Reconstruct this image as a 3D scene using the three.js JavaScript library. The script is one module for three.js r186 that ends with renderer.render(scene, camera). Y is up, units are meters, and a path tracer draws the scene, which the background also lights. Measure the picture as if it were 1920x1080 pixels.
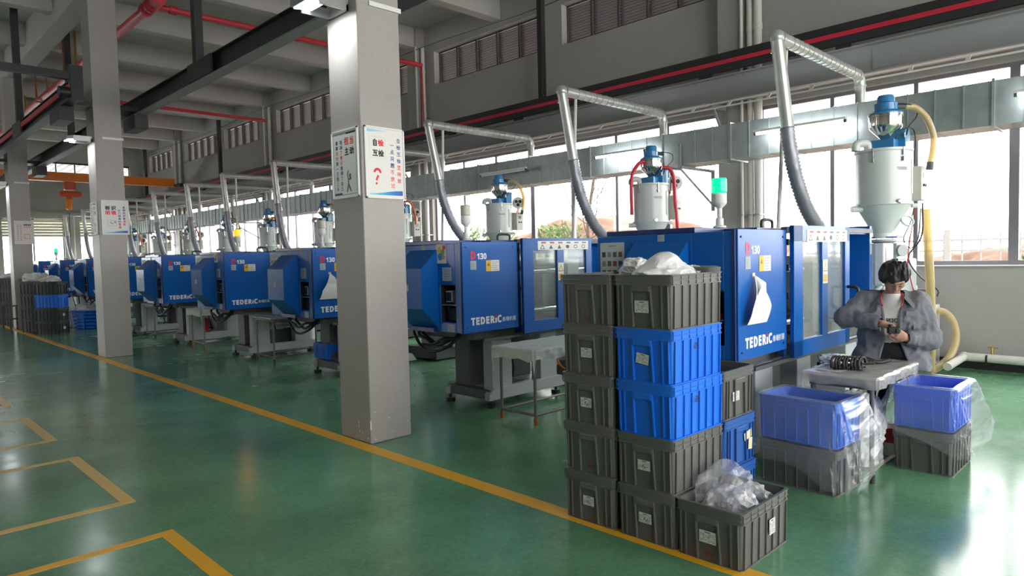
import * as THREE from 'three';
import { RoundedBoxGeometry } from 'three/addons/geometries/RoundedBoxGeometry.js';
import { mergeGeometries, mergeVertices, toCreasedNormals } from 'three/addons/utils/BufferGeometryUtils.js';
import { RectAreaLightUniformsLib } from 'three/addons/lights/RectAreaLightUniformsLib.js';

// ---------- camera, sky, exposure ----------
const scene = new THREE.Scene();
const renderer = new THREE.WebGLRenderer({ antialias: true });
renderer.toneMapping = THREE.LinearToneMapping;
renderer.toneMappingExposure = 1.52;
renderer.shadowMap.enabled = true;
RectAreaLightUniformsLib.init();
const DEG = Math.PI / 180;
const camera = new THREE.PerspectiveCamera(45.867, 1920 / 1080, 0.1, 200);
camera.position.set(0, 1.65, 0);
camera.rotation.set(-2.771 * DEG, 45.389 * DEG, -1.375 * DEG, 'YXZ');
scene.background = new THREE.Color(1.0, 0.985, 0.98);      // even overcast sky
scene.backgroundIntensity = 6.2;

// hall, metres: x runs along the machine row, the window wall stands at z = -10.6
const HX0 = -36, HX1 = 9, HZ0 = -10.6, HZ1 = 10, SLAB = 7.3;

// ---------- random numbers and noise ----------
function rng(seed) { let a = seed >>> 0; return () => { a = (a + 0x6d2b79f5) | 0; let t = Math.imul(a ^ (a >>> 15), 1 | a); t = (t + Math.imul(t ^ (t >>> 7), 61 | t)) ^ t; return ((t ^ (t >>> 14)) >>> 0) / 4294967296; }; }
const hash3 = (x, y, z) => { let h = (Math.imul(x, 374761393) + Math.imul(y, 668265263) + Math.imul(z, 2147483647 ^ 0x5bd1e995)) | 0; h = Math.imul(h ^ (h >>> 13), 1274126177); return ((h ^ (h >>> 16)) >>> 0) / 4294967296; };
const fade = (t) => t * t * (3 - 2 * t), mix = (a, b, t) => a + (b - a) * t, clamp = (x, a = 0, b = 1) => Math.min(b, Math.max(a, x));
function noise3(x, y, z) {
  const ix = Math.floor(x), iy = Math.floor(y), iz = Math.floor(z), u = fade(x - ix), v = fade(y - iy), w = fade(z - iz);
  const c = (a, b, d) => hash3(ix + a, iy + b, iz + d);
  return mix(mix(mix(c(0, 0, 0), c(1, 0, 0), u), mix(c(0, 1, 0), c(1, 1, 0), u), v), mix(mix(c(0, 0, 1), c(1, 0, 1), u), mix(c(0, 1, 1), c(1, 1, 1), u), v), w) * 2 - 1;
}
// tiling noise on a grid of `cells` per side
function tileNoise(u, v, cells, seed) {
  const x = u * cells, y = v * cells, ix = Math.floor(x), iy = Math.floor(y), a = fade(x - ix), b = fade(y - iy);
  const c = (i, j) => hash3(((ix + i) % cells + cells) % cells, ((iy + j) % cells + cells) % cells, seed);
  return mix(mix(c(0, 0), c(1, 0), a), mix(c(0, 1), c(1, 1), a), b);
}
function fbm(u, v, cells, oct, seed) { let s = 0, a = 1, t = 0; for (let i = 0; i < oct; i++) { s += a * tileNoise(u, v, cells << i, seed + i * 17); t += a; a *= 0.55; } return s / t; }

// ---------- textures ----------
function dataTex(n, fn, srgb, size, channels = 4) {
  const d = new Uint8Array(n * n * 4);
  for (let y = 0; y < n; y++) for (let x = 0; x < n; x++) { const c = fn(x / n, y / n, x, y), o = (y * n + x) * 4; if (c.length) { d[o] = c[0]; d[o + 1] = c[1]; d[o + 2] = c[2]; } else d[o] = d[o + 1] = d[o + 2] = c; d[o + 3] = 255; }
  const t = new THREE.DataTexture(d, n, n); t.wrapS = t.wrapT = THREE.RepeatWrapping; t.magFilter = THREE.LinearFilter; t.minFilter = THREE.LinearMipmapLinearFilter; t.generateMipmaps = true;
  if (srgb) t.colorSpace = THREE.SRGBColorSpace;
  t.repeat.set(1 / size, 1 / size); t.needsUpdate = true; return t;
}
function canvasTex(w, h, draw) {
  const c = document.createElement('canvas'); c.width = w; c.height = h; const g = c.getContext('2d'); draw(g, w, h);
  const t = new THREE.CanvasTexture(c); t.colorSpace = THREE.SRGBColorSpace; t.magFilter = THREE.LinearFilter; return t;
}

// ---------- geometry helpers ----------
const V = (x, y, z) => new THREE.Vector3(x, y, z);
function clean(g) {
  if (g.index) g = g.toNonIndexed();
  for (const k of Object.keys(g.attributes)) if (!['position', 'normal', 'uv'].includes(k)) g.deleteAttribute(k);
  if (!g.attributes.normal) g.computeVertexNormals();
  if (!g.attributes.uv) g.setAttribute('uv', new THREE.BufferAttribute(new Float32Array(g.attributes.position.count * 2), 2));
  g.morphAttributes = {}; return g;
}
const merge = (list) => { const a = list.flat(9).filter(Boolean).map(clean); return a.length === 1 ? a[0] : mergeGeometries(a, false); };
function boxUV(g) {
  const p = g.attributes.position, n = g.attributes.normal, uv = new Float32Array(p.count * 2);
  for (let i = 0; i < p.count; i += 3) {
    let nx = 0, ny = 0, nz = 0;
    for (let k = 0; k < 3; k++) { nx += Math.abs(n.getX(i + k)); ny += Math.abs(n.getY(i + k)); nz += Math.abs(n.getZ(i + k)); }
    for (let k = 0; k < 3; k++) {
      const x = p.getX(i + k), y = p.getY(i + k), z = p.getZ(i + k);
      uv.set(ny >= nx && ny >= nz ? [x, z] : nx >= nz ? [z, y] : [x, y], (i + k) * 2);
    }
  }
  g.setAttribute('uv', new THREE.BufferAttribute(uv, 2)); return g;
}
function place(g, x = 0, y = 0, z = 0, rx = 0, ry = 0, rz = 0) { if (rx) g.rotateX(rx); if (rz) g.rotateZ(rz); if (ry) g.rotateY(ry); g.translate(x, y, z); return g; }
// box by centre; box by corners; softened box
const box = (w, h, d, x, y, z, rx, ry, rz) => place(new THREE.BoxGeometry(w, h, d), x, y, z, rx, ry, rz);
const span = (x0, x1, y0, y1, z0, z1, r = 0) => { const w = Math.abs(x1 - x0), h = Math.abs(y1 - y0), d = Math.abs(z1 - z0); return place(r ? new RoundedBoxGeometry(w, h, d, 2, Math.min(r, w / 2.01, h / 2.01, d / 2.01)) : new THREE.BoxGeometry(w, h, d), (x0 + x1) / 2, (y0 + y1) / 2, (z0 + z1) / 2); };
const soft = (w, h, d, r, x, y, z, rx, ry, rz) => place(new RoundedBoxGeometry(w, h, d, 2, Math.min(r, w / 2.01, h / 2.01, d / 2.01)), x, y, z, rx, ry, rz);
function rod(a, b, r, seg = 12, r2 = r) {
  const d = b.clone().sub(a), g = new THREE.CylinderGeometry(r2, r, d.length(), seg, 1);
  g.applyQuaternion(new THREE.Quaternion().setFromUnitVectors(V(0, 1, 0), d.normalize())); const m = a.clone().add(b).multiplyScalar(0.5); g.translate(m.x, m.y, m.z); return g;
}
const tube = (pts, r, seg = 40, rad = 10, tension = 0.5) => new THREE.TubeGeometry(new THREE.CatmullRomCurve3(pts, false, 'catmullrom', tension), seg, r, rad, false);
const lathe = (pairs, seg = 32) => toCreasedNormals(new THREE.LatheGeometry(pairs.map(([r, y]) => new THREE.Vector2(r, y)), seg).toNonIndexed(), 0.6);
function ribbedTube(pts, r, step, amp, rad = 14) {          // corrugated hose
  const c = new THREE.CatmullRomCurve3(pts), L = c.getLength(), n = Math.round(L / step) * 2, g = new THREE.TubeGeometry(c, n, r, rad, false), p = g.attributes.position, nn = g.attributes.normal;
  for (let i = 0; i <= n; i++) for (let j = 0; j <= rad; j++) { const k = i * (rad + 1) + j, s = (i % 2 ? amp : 0) + amp * 0.35 * noise3(i * 0.5, Math.cos(j / rad * 6.2832) * 2, Math.sin(j / rad * 6.2832) * 2); p.setXYZ(k, p.getX(k) + nn.getX(k) * s, p.getY(k) + nn.getY(k) * s, p.getZ(k) + nn.getZ(k) * s); }
  g.computeVertexNormals(); return g;
}
function extrude(pts, depth, bevel = 0) { const s = new THREE.Shape(pts.map(([x, y]) => new THREE.Vector2(x, y))); return new THREE.ExtrudeGeometry(s, { depth, bevelEnabled: bevel > 0, bevelSize: bevel, bevelThickness: bevel, bevelSegments: 1, curveSegments: 12 }); }
// rings of rounded rectangles joined into a wall: each ring is {w, d, y, r}
function ringPoints(w, d, r, seg) { const out = []; for (const [sx, sz, a0] of [[1, 1, 0], [-1, 1, 90], [-1, -1, 180], [1, -1, 270]]) for (let i = 0; i <= seg; i++) { const a = (a0 + (90 * i) / seg) * DEG; out.push([sx * (w / 2 - r) + r * Math.cos(a), sz * (d / 2 - r) + r * Math.sin(a)]); } return out; }
function ringLoft(rings, seg = 3, capFirst = false, capLast = false) {
  const pts = rings.map((q) => ringPoints(q.w, q.d, q.r, seg).map(([x, z]) => [x + (q.x || 0), q.y, z + (q.z || 0)])), n = pts[0].length, pos = [];
  const tri = (a, b, c) => pos.push(...a, ...b, ...c);
  for (let k = 0; k + 1 < pts.length; k++) for (let i = 0; i < n; i++) { const j = (i + 1) % n; tri(pts[k][i], pts[k + 1][i], pts[k + 1][j]); tri(pts[k][i], pts[k + 1][j], pts[k][j]); }
  const cap = (ring, flip) => { const c = [rings[0].x || 0, ring[0][1], rings[0].z || 0]; for (let i = 0; i < n; i++) { const j = (i + 1) % n; flip ? tri(c, ring[j], ring[i]) : tri(c, ring[i], ring[j]); } };
  if (capFirst) cap(pts[0], false); if (capLast) cap(pts[pts.length - 1], true);
  const g = new THREE.BufferGeometry(); g.setAttribute('position', new THREE.Float32BufferAttribute(pos, 3)); return toCreasedNormals(g, 0.7);
}
// surface z(u,v) or any map (u,v) -> [x,y,z]
function sheet(fn, nu, nv, crease = 0) {
  const pos = [], uv = [], idx = [];
  for (let j = 0; j <= nv; j++) for (let i = 0; i <= nu; i++) { pos.push(...fn(i / nu, j / nv)); uv.push(i / nu, j / nv); }
  for (let j = 0; j < nv; j++) for (let i = 0; i < nu; i++) { const a = j * (nu + 1) + i; idx.push(a, a + 1, a + nu + 2, a, a + nu + 2, a + nu + 1); }
  const g = new THREE.BufferGeometry(); g.setAttribute('position', new THREE.Float32BufferAttribute(pos, 3)); g.setAttribute('uv', new THREE.Float32BufferAttribute(uv, 2)); g.setIndex(idx); g.computeVertexNormals(); return g;
}

// ---------- naming ----------
const used = {};
function numbered(name) { const n = used[name] = (used[name] ?? -1) + 1; return n ? `${name}_${String(n).padStart(3, '0')}` : name; }
function tag(o, label, category, group, kind) { if (label) o.userData.label = label; if (category) o.userData.category = category; if (group) o.userData.group = group; if (kind) o.userData.kind = kind; return o; }
function thing(name, label, category, pos = [0, 0, 0], turn = 0, group) { const o = new THREE.Group(); o.name = numbered(name); o.position.set(...pos); o.rotation.y = turn; tag(o, label, category, group); scene.add(o); return o; }
function part(name, geo, mat, parent, label) {
  let g = Array.isArray(geo) ? merge(geo) : clean(geo); if (mat.userData.tile) boxUV(g);
  const m = new THREE.Mesh(g, mat); m.name = name; m.castShadow = m.receiveShadow = true; if (label) m.userData.label = label; (parent || scene).add(m); return m;
}
function single(name, geo, mat, label, category, group) { const m = part(numbered(name), geo, mat, scene); return tag(m, label, category, group); }
function struct(name, geo, mat) { const m = part(name, geo, mat, scene); m.userData.kind = 'structure'; return m; }
function structGroup(name) { const o = new THREE.Group(); o.name = name; o.userData.kind = 'structure'; scene.add(o); return o; }
function copy(src, pos, turn, label, group) { const c = src.clone(); c.userData = { ...src.userData }; c.name = numbered(src.name.replace(/_\d{3}$/, '')); c.position.set(...pos); if (turn !== undefined) c.rotation.y = turn; if (label) c.userData.label = label; if (group) c.userData.group = group; scene.add(c); return c; }
// ---------- materials ----------
const lin = (r, g, b) => new THREE.Color().setRGB(r, g, b);
function std(color, roughness, metalness = 0, more = {}) { const { tile, ...rest } = more; const m = new THREE.MeshPhysicalMaterial({ color, roughness, metalness, side: THREE.DoubleSide, ...rest }); if (tile) m.userData.tile = true; return m; }
const texPaint = dataTex(512, (u, v) => { const f = fbm(u, v, 4, 5, 3), g = tileNoise(u, v, 128, 9); const c = 205 + 16 * (f - 0.5) + 5 * (g - 0.5); return [c, c * 0.997, c * 0.99]; }, true, 3);
const texGrain = dataTex(256, (u, v) => 128 + 90 * (fbm(u, v, 24, 3, 5) - 0.5), false, 0.25);
const texZinc = dataTex(512, (u, v) => { const f = fbm(u, v, 10, 4, 21), w = fbm(u, v, 3, 3, 40); const c = 200 + 22 * (f - 0.5) + 22 * (w - 0.5); return [c * 0.985, c * 1.0, c * 0.995]; }, true, 0.8);
const texZincR = dataTex(256, (u, v) => 115 + 50 * (fbm(u, v, 5, 4, 50) - 0.4), false, 1.1);
const texFloor = dataTex(2048, (u, v) => {
  const big = fbm(u, v, 3, 4, 61), mid = fbm(u, v, 14, 4, 62), fine = tileNoise(u, v, 512, 63), streak = fbm(u, v * 0.999, 40, 2, 64);
  const s = 0.84 + 0.34 * (big - 0.5) + 0.3 * (mid - 0.5) + 0.08 * (fine - 0.5), dull = clamp((fbm(u, v, 7, 5, 65) - 0.5) * 3.2) * 0.13 * streak * 2;
  return [116 * s + 56 * dull, 174 * s + 36 * dull, 132 * s + 46 * dull].map((x) => clamp(x, 0, 255));
}, true, 9);
const texFloorR = dataTex(1024, (u, v) => 255 * clamp(0.18 + 0.16 * clamp((fbm(u, v, 6, 5, 65) - 0.42) * 2.2) + 0.10 * (fbm(u, v, 40, 3, 72) - 0.5)), false, 9);
const texFloorB = dataTex(512, (u, v) => 128 + 70 * (fbm(u, v, 10, 3, 81) - 0.5), false, 2.2);

const texCrease = dataTex(512, (u, v) => { let m = 0; for (const [c, s] of [[7, 3], [13, 8], [26, 5]]) m += (1 - Math.abs(2 * tileNoise(u + 0.03 * tileNoise(u, v, 9, 2), v, c, s) - 1)) / (c / 7); return 255 * clamp(m / 2.2); }, false, 0.5);
const M = {
  paint: std(lin(0.66, 0.635, 0.615), 0.75, 0, { map: texPaint, tile: true }),
  column: std(lin(0.62, 0.58, 0.55), 0.42, 0, { map: texPaint, tile: true }),
  ceiling: std(lin(0.8, 0.765, 0.74), 0.8, 0, { map: texPaint, tile: true }),
  floor: std(lin(1, 1, 1), 1, 0, { map: texFloor, roughnessMap: texFloorR, bumpMap: texFloorB, bumpScale: 0.0012, tile: true }),
  yellow: std(lin(0.82, 0.42, 0.02), 0.35), yellowWorn: std(lin(0.68, 0.44, 0.11), 0.4),
  black: std(lin(0.02, 0.02, 0.022), 0.5), darkSteel: std(lin(0.035, 0.035, 0.038), 0.5, 0.3), rubber: std(lin(0.015, 0.015, 0.015), 0.45),
  red: std(lin(0.55, 0.035, 0.05), 0.4), busRed: std(lin(0.5, 0.02, 0.045), 0.45), orange: std(lin(0.85, 0.24, 0.01), 0.4), hoistRed: std(lin(0.6, 0.09, 0.02), 0.45),
  craneGrey: std(lin(0.27, 0.275, 0.275), 0.5), white: std(lin(0.78, 0.78, 0.76), 0.5), paper: std(lin(0.8, 0.8, 0.79), 0.7), cream: std(lin(0.72, 0.66, 0.42), 0.6),
  frame: std(lin(0.27, 0.245, 0.28), 0.4, 0.4), louver: std(lin(0.11, 0.102, 0.104), 0.4, 0.3),
  glass: std(lin(0.94, 0.97, 0.96), 0.02, 0, { transmission: 1, thickness: 0, ior: 1.45 }),
  zinc: std(lin(0.68, 0.73, 0.735), 0.85, 0.6, { map: texZinc, roughnessMap: texZincR, tile: true }),
  pipeZinc: std(lin(0.95, 0.93, 0.9), 0.28, 0.4, { map: texZinc, tile: true }), pvc: std(lin(0.66, 0.64, 0.6), 0.4), flex: std(lin(0.3, 0.31, 0.34), 0.42, 0.5),
  chrome: std(lin(0.75, 0.73, 0.7), 0.12, 1), steel: std(lin(0.4, 0.4, 0.4), 0.4, 0.8),
  blue: std(lin(0.003, 0.108, 0.43), 0.36, 0, { specularIntensity: 0.5, clearcoat: 0.3, clearcoatRoughness: 0.15 }), navy: std(lin(0.008, 0.03, 0.15), 0.35, 0, { clearcoat: 0.5, clearcoatRoughness: 0.2 }),
  machineGrey: std(lin(0.42, 0.44, 0.46), 0.45), darkGrey: std(lin(0.09, 0.095, 0.1), 0.5), hopper: std(lin(0.66, 0.7, 0.67), 0.38, 0, { clearcoat: 0.4, clearcoatRoughness: 0.25 }), loaderBlue: std(lin(0.035, 0.23, 0.5), 0.35, 0, { clearcoat: 0.5 }),
  beige: std(lin(0.55, 0.53, 0.46), 0.5), hose: std(lin(0.75, 0.6, 0.32), 0.35, 0, { transmission: 0.35, thickness: 0 }), redHose: std(lin(0.7, 0.02, 0.05), 0.35), orangeHose: std(lin(0.75, 0.16, 0.03), 0.4),
  acrylic: std(lin(0.75, 0.8, 0.78), 0.06, 0, { transmission: 0.8, thickness: 0, ior: 1.49 }),
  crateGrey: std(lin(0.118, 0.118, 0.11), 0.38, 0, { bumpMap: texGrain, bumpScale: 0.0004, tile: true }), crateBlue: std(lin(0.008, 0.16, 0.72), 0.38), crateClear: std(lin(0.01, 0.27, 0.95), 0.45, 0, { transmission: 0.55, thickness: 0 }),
  crateDarkBlue: std(lin(0.02, 0.1, 0.36), 0.42), crateDark: std(lin(0.03, 0.04, 0.036), 0.45), film: std(lin(0.95, 0.96, 0.97), 0.17, 0, { bumpMap: texCrease, bumpScale: 0.008, transmission: 0.89, thickness: 0, ior: 1.5 }), milky: std(lin(0.9, 0.9, 0.9), 0.42, 0, { bumpMap: texCrease, bumpScale: 0.01, tile: true, transmission: 0.25, thickness: 0 }), filmBag: std(lin(0.93, 0.94, 0.95), 0.2, 0, { bumpMap: texCrease, bumpScale: 0.016, tile: true, transmission: 0.8, thickness: 0 }), milkyClear: std(lin(0.9, 0.9, 0.92), 0.28, 0, { bumpMap: texCrease, bumpScale: 0.014, tile: true, transmission: 0.55, thickness: 0 }), filmPart: std(lin(0.5, 0.47, 0.47), 0.4, 0, {}),  // second crate blue is a darker tone for the rear stack
  cloth: std(lin(0.72, 0.76, 0.7), 0.6), stainless: std(lin(0.2, 0.17, 0.15), 0.38, 0.6), rust: std(lin(0.35, 0.14, 0.03), 0.8), brass: std(lin(0.5, 0.34, 0.08), 0.35, 0.8),
  soil: std(lin(0.15, 0.085, 0.06), 0.95), grass: std(lin(0.1, 0.14, 0.04), 0.9), leaf: std(lin(0.1, 0.17, 0.04), 0.8, 0, { transmission: 0.35, thickness: 0 }), fence: std(lin(0.4, 0.4, 0.38), 0.5), bark: std(lin(0.1, 0.07, 0.05), 0.9),
};
const glow = (r, g, b, k, more = {}) => new THREE.MeshStandardMaterial({ color: lin(r * 0.5, g * 0.5, b * 0.5), emissive: lin(r, g, b), emissiveIntensity: k, roughness: 0.3, ...more });
M.lampWhite = glow(0.92, 0.97, 1, 6); M.lampGreen = glow(0.0, 0.85, 0.26, 1.1); M.lampAmber = glow(1, 0.36, 0.01, 1.2); M.lampRedSmall = glow(1, 0.02, 0.02, 2);
M.lampOff = std(lin(0.55, 0.52, 0.42), 0.35); M.screen = std(lin(0.12, 0.14, 0.14), 0.15);
// ================= the hall =================
const BAY = 8.45, PX = [-30.75, -22.3, -13.85, -5.4, 3.05];
const floor = struct('floor', span(HX0 - 0.3, HX1 + 0.3, -0.25, 0, HZ0 - 0.3, HZ1 + 0.3), M.floor);
{ // painted lines on the floor
  const line = (x0, x1, z0, z1, m) => part('marking_line', span(x0, x1, 0.0002, 0.0018, z0, z1), m, floor);
  line(HX0, HX1, -3.27, -3.14, M.yellow);
  for (const [a, b, m] of [[-4.46, -2.6, M.yellow], [-6.8, -5.18, M.yellowWorn], [-9.0, -7.58, M.yellowWorn], [-11.9, -9.9, M.yellowWorn], [-14.3, -12.6, M.yellowWorn]]) {
    line(a, b, -1.39, -1.305, m); line(a, a + 0.075, -1.305, 1.6, m); line(b - 0.075, b, -1.305, 1.6, m);
  }
}
struct('ceiling', span(HX0, HX1, SLAB, SLAB + 0.18, HZ0 - 0.3, HZ1 + 0.3), M.ceiling);
const ceilingParts = scene.getObjectByName('ceiling');
for (let i = -11; i <= 6; i++) { const x = -5.4 + (BAY / 3) * i; if (x > HX0 + 0.2 && x < HX1) part('rib', span(x - 0.13, x + 0.13, 6.82, SLAB, HZ0, HZ1, 0.012), M.ceiling, ceilingParts); }
part('main_beam', span(HX0, HX1, 6.6, SLAB - 0.001, -3.74, -3.36, 0.012), M.ceiling, ceilingParts);
part('main_beam', span(HX0, HX1, 6.6, SLAB - 0.001, 4.4, 4.8, 0.012), M.ceiling, ceilingParts);
part('ceiling_hatch', [span(-9.62, -9.14, 7.285, 7.3, -8.7, -8.3)], M.black, ceilingParts);

// window wall (z = -10.6 inside, -10.86 outside) with openings between its pilasters
const T = 0.26, SILL = 1.36, HEAD = 3.94, LB = 5.86, LT = 6.66;
{
  const w = [], zf = HZ0, zb = HZ0 - T;
  const slab = (x0, x1, y0, y1) => w.push(span(x0, x1, y0, y1, zb, zf));
  slab(HX0, HX1, -0.25, SILL); slab(HX0, HX1, HEAD, LB); slab(HX0, HX1, LT, SLAB);
  let edge = HX0, ledge = HX0;
  for (const p of PX) {
    slab(edge, p - 0.28, SILL, HEAD); edge = p - 0.28;   // replaced below: window spans left of each pilaster
  }
  w.length = 3;
  const opens = [[-35.7, -31.05]], lou = [[-34.75, -31.4]];
  for (const p of PX) { const q = Math.min(p + BAY - 0.28, HX1 - 0.15); if (q - p > 1) opens.push([p + 0.36, q]); for (const [a, b] of [[0.58, 4.06], [4.71, 7.95]]) if (p + b < HX1) lou.push([p + a, p + b]); }
  let x = HX0; for (const [a, b] of opens) { slab(x, a, SILL, HEAD); x = b; } slab(x, HX1, SILL, HEAD);
  x = HX0; for (const [a, b] of lou) { slab(x, a, LB, LT); x = b; } slab(x, HX1, LB, LT);
  const wall = struct('wall_right', w, M.paint);
  for (const p of PX) part('pilaster', span(p - 0.2, p + 0.2, 0, SLAB, zf - 0.01, zf + 0.25, 0.012), M.column, wall);
  // windows: frame, mullions, a transom, a pane per field
  let wi = 0;
  for (const [a, b] of opens) {
    const g = structGroup('window_' + (++wi)), n = Math.round((b - a) / 1.045), st = (b - a) / n, z0 = zf - 0.16, z1 = zf - 0.1, TR = 3.36;
    part('window_frame', [span(a, b, SILL + 0.012, SILL + 0.07, z0, z1), span(a, b, HEAD - 0.05, HEAD, z0, z1), span(a, a + 0.05, SILL, HEAD, z0, z1), span(b - 0.05, b, SILL, HEAD, z0, z1)], M.frame, g);
    part('sill', span(a, b, SILL - 0.004, SILL + 0.012, zf - 0.1, zf + 0.03, 0.004), M.white, g);
    part('transom', span(a + 0.05, b - 0.05, TR - 0.03, TR + 0.03, z0, z1), M.frame, g);
    for (let i = 1; i < n; i++) { const wd = i % 3 === 0 ? 0.055 : 0.03; part('mullion', [span(a + st * i - wd, a + st * i + wd, SILL + 0.07, HEAD - 0.05, z0 - 0.01, z1 + 0.01, 0.006)], M.frame, g); }
    for (let i = 0; i < n; i++) for (const [y0, y1] of [[SILL + 0.05, TR - 0.02], [TR + 0.02, HEAD - 0.04]]) { const pg = new THREE.PlaneGeometry(st - 0.02, y1 - y0); pg.translate(a + st * (i + 0.5), (y0 + y1) / 2, zf - 0.13); part('pane', pg, M.glass, g); }
  }
  // louvres: each slat of the nearer ones is a piece of its own
  const slatGeo = {};
  for (const [a, b] of lou) {
    const g = structGroup('window_' + (++wi)), z0 = zf - 0.24, z1 = zf - 0.16, nP = 5, st = (b - a) / nP, n = 13, dy = (LT - LB - 0.08) / n;
    part('louver_frame', [span(a, b, LB, LB + 0.035, z0, z1), span(a, b, LT - 0.035, LT, z0, z1), span(a, a + 0.03, LB, LT, z0, z1), span(b - 0.03, b, LB, LT, z0, z1)], M.louver, g);
    for (let i = 1; i < nP; i++) part('mullion', span(a + st * i - 0.022, a + st * i + 0.022, LB, LT, z0 - 0.01, z1 + 0.02), M.louver, g);
    const near = a > -14 && b < 4, all = [];
    for (let i = 0; i < nP; i++) for (let k = 0; k < n; k++) {
      const sg = place(new THREE.BoxGeometry(st - 0.03, 0.006, 0.088), 0, 0, 0, -0.42);
      if (near) { const key = st.toFixed(3); slatGeo[key] ??= clean(sg); const m = new THREE.Mesh(slatGeo[key], M.louver); m.name = 'louver_slat'; m.position.set(a + st * (i + 0.5), LB + 0.06 + dy * k, zf - 0.2); m.castShadow = m.receiveShadow = true; g.add(m); }
      else all.push(place(sg, a + st * (i + 0.5), LB + 0.06 + dy * k, zf - 0.2));
    }
    if (all.length) part('louver_slats', all, M.louver, g).userData.kind = 'stuff';
  }
  struct('baseboard_right', span(HX0, HX1, 0, 0.13, zf - 0.01, zf + 0.012), M.black);
}
{ // far end wall (x = -36): windows under roller blinds, a louvre above
  const w = [], xb = HX0 - T, s = (z0, z1, y0, y1) => w.push(span(xb, HX0, y0, y1, z0, z1));
  const wins = [[-9.9, -7.9], [-7.3, -5.0], [-4.4, -2.0], [0, 3.2], [4, 7.5]], lv = [[-10.1, -8.9], [-8.6, -6.4]];
  s(HZ0 - T, HZ1 + T, -0.25, 1.3); s(HZ0 - T, HZ1 + T, 3.75, 5.75); s(HZ0 - T, HZ1 + T, 6.3, SLAB);
  let z = HZ0 - T; for (const [a, b] of wins) { s(z, a, 1.3, 3.75); z = b; } s(z, HZ1 + T, 1.3, 3.75);
  z = HZ0 - T; for (const [a, b] of lv) { s(z, a, 5.75, 6.3); z = b; } s(z, HZ1 + T, 5.75, 6.3);
  const wall = struct('wall_back', w, M.paint); part('ledge', span(HX0, HX0 + 0.2, 3.76, 4.05, HZ0, HZ1), M.paint, wall);
  let n = 40; for (const [a, b] of wins) {
    const g = structGroup('window_' + n++), x0 = HX0 - 0.16, x1 = HX0 - 0.1, m = (a + b) / 2;
    part('window_frame', [span(x0, x1, 1.3, 1.36, a, b), span(x0, x1, 3.69, 3.75, a, b), span(x0, x1, 1.3, 3.75, a, a + 0.05), span(x0, x1, 1.3, 3.75, b - 0.05, b), span(x0, x1, 1.3, 3.75, m - 0.03, m + 0.03)], M.frame, g);
    for (const [p, q] of [[a, m], [m, b]]) { const pg = new THREE.PlaneGeometry(q - p - 0.06, 2.36); pg.rotateY(Math.PI / 2); pg.translate(HX0 - 0.13, 2.52, (p + q) / 2); part('pane', pg, M.glass, g); }
    part('roller_blind', [...Array(6)].map((_, i) => span(HX0 - 0.055, HX0 - 0.045, 2.95 + i * 0.125, 2.95 + i * 0.125 + 0.117, a, b)), M.cream, g, 'cream roller blind drawn half down');
  }
  for (const [a, b] of lv) { const g = structGroup('window_' + n++); const f = [span(HX0 - 0.2, HX0 - 0.12, 5.75, 5.79, a, b), span(HX0 - 0.2, HX0 - 0.12, 6.26, 6.3, a, b)]; for (let i = 0; i <= 3; i++) { const q = a + ((b - a) * i) / 3; f.push(span(HX0 - 0.2, HX0 - 0.12, 5.75, 6.3, q - 0.025, q + 0.025)); } part('louver_frame', f, M.louver, g); part('louver_slats', [...Array(9)].map((_, k) => place(new THREE.BoxGeometry(0.085, 0.006, b - a), HX0 - 0.16, 5.81 + k * 0.053, (a + b) / 2, 0, 0, -0.6)), M.louver, g).userData.kind = 'stuff'; }
}
{ // wall behind the camera and near end wall, with unseen window openings sized for the fill light
  const s = (w, x0, x1, y0, y1) => w.push(span(x0, x1, y0, y1, HZ1, HZ1 + T)), w = [];
  s(w, HX0, HX1 + T, -0.25, 1.36); s(w, HX0, HX1 + T, 3.94, SLAB); let x = HX0;
  for (const p of [-24]) { s(w, x, p, 1.36, 3.94); x = p + 3.5; } s(w, x, HX1 + T, 1.36, 3.94);
  struct('wall_left', w, M.paint);
  const f = []; const e = (z0, z1, y0, y1) => f.push(span(HX1, HX1 + T, y0, y1, z0, z1));
  e(HZ0 - T, -10, -0.25, SLAB); e(-10, -4.5, -0.25, 0.9); e(-10, -4.5, 5.6, SLAB); e(-4.5, -3.6, -0.25, SLAB); e(-3.6, 3.5, 5.6, SLAB); e(-3.6, 3.5, -0.25, 0.9); e(3.5, HZ1, -0.25, SLAB);
  struct('wall_front', f, M.paint);
}

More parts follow.
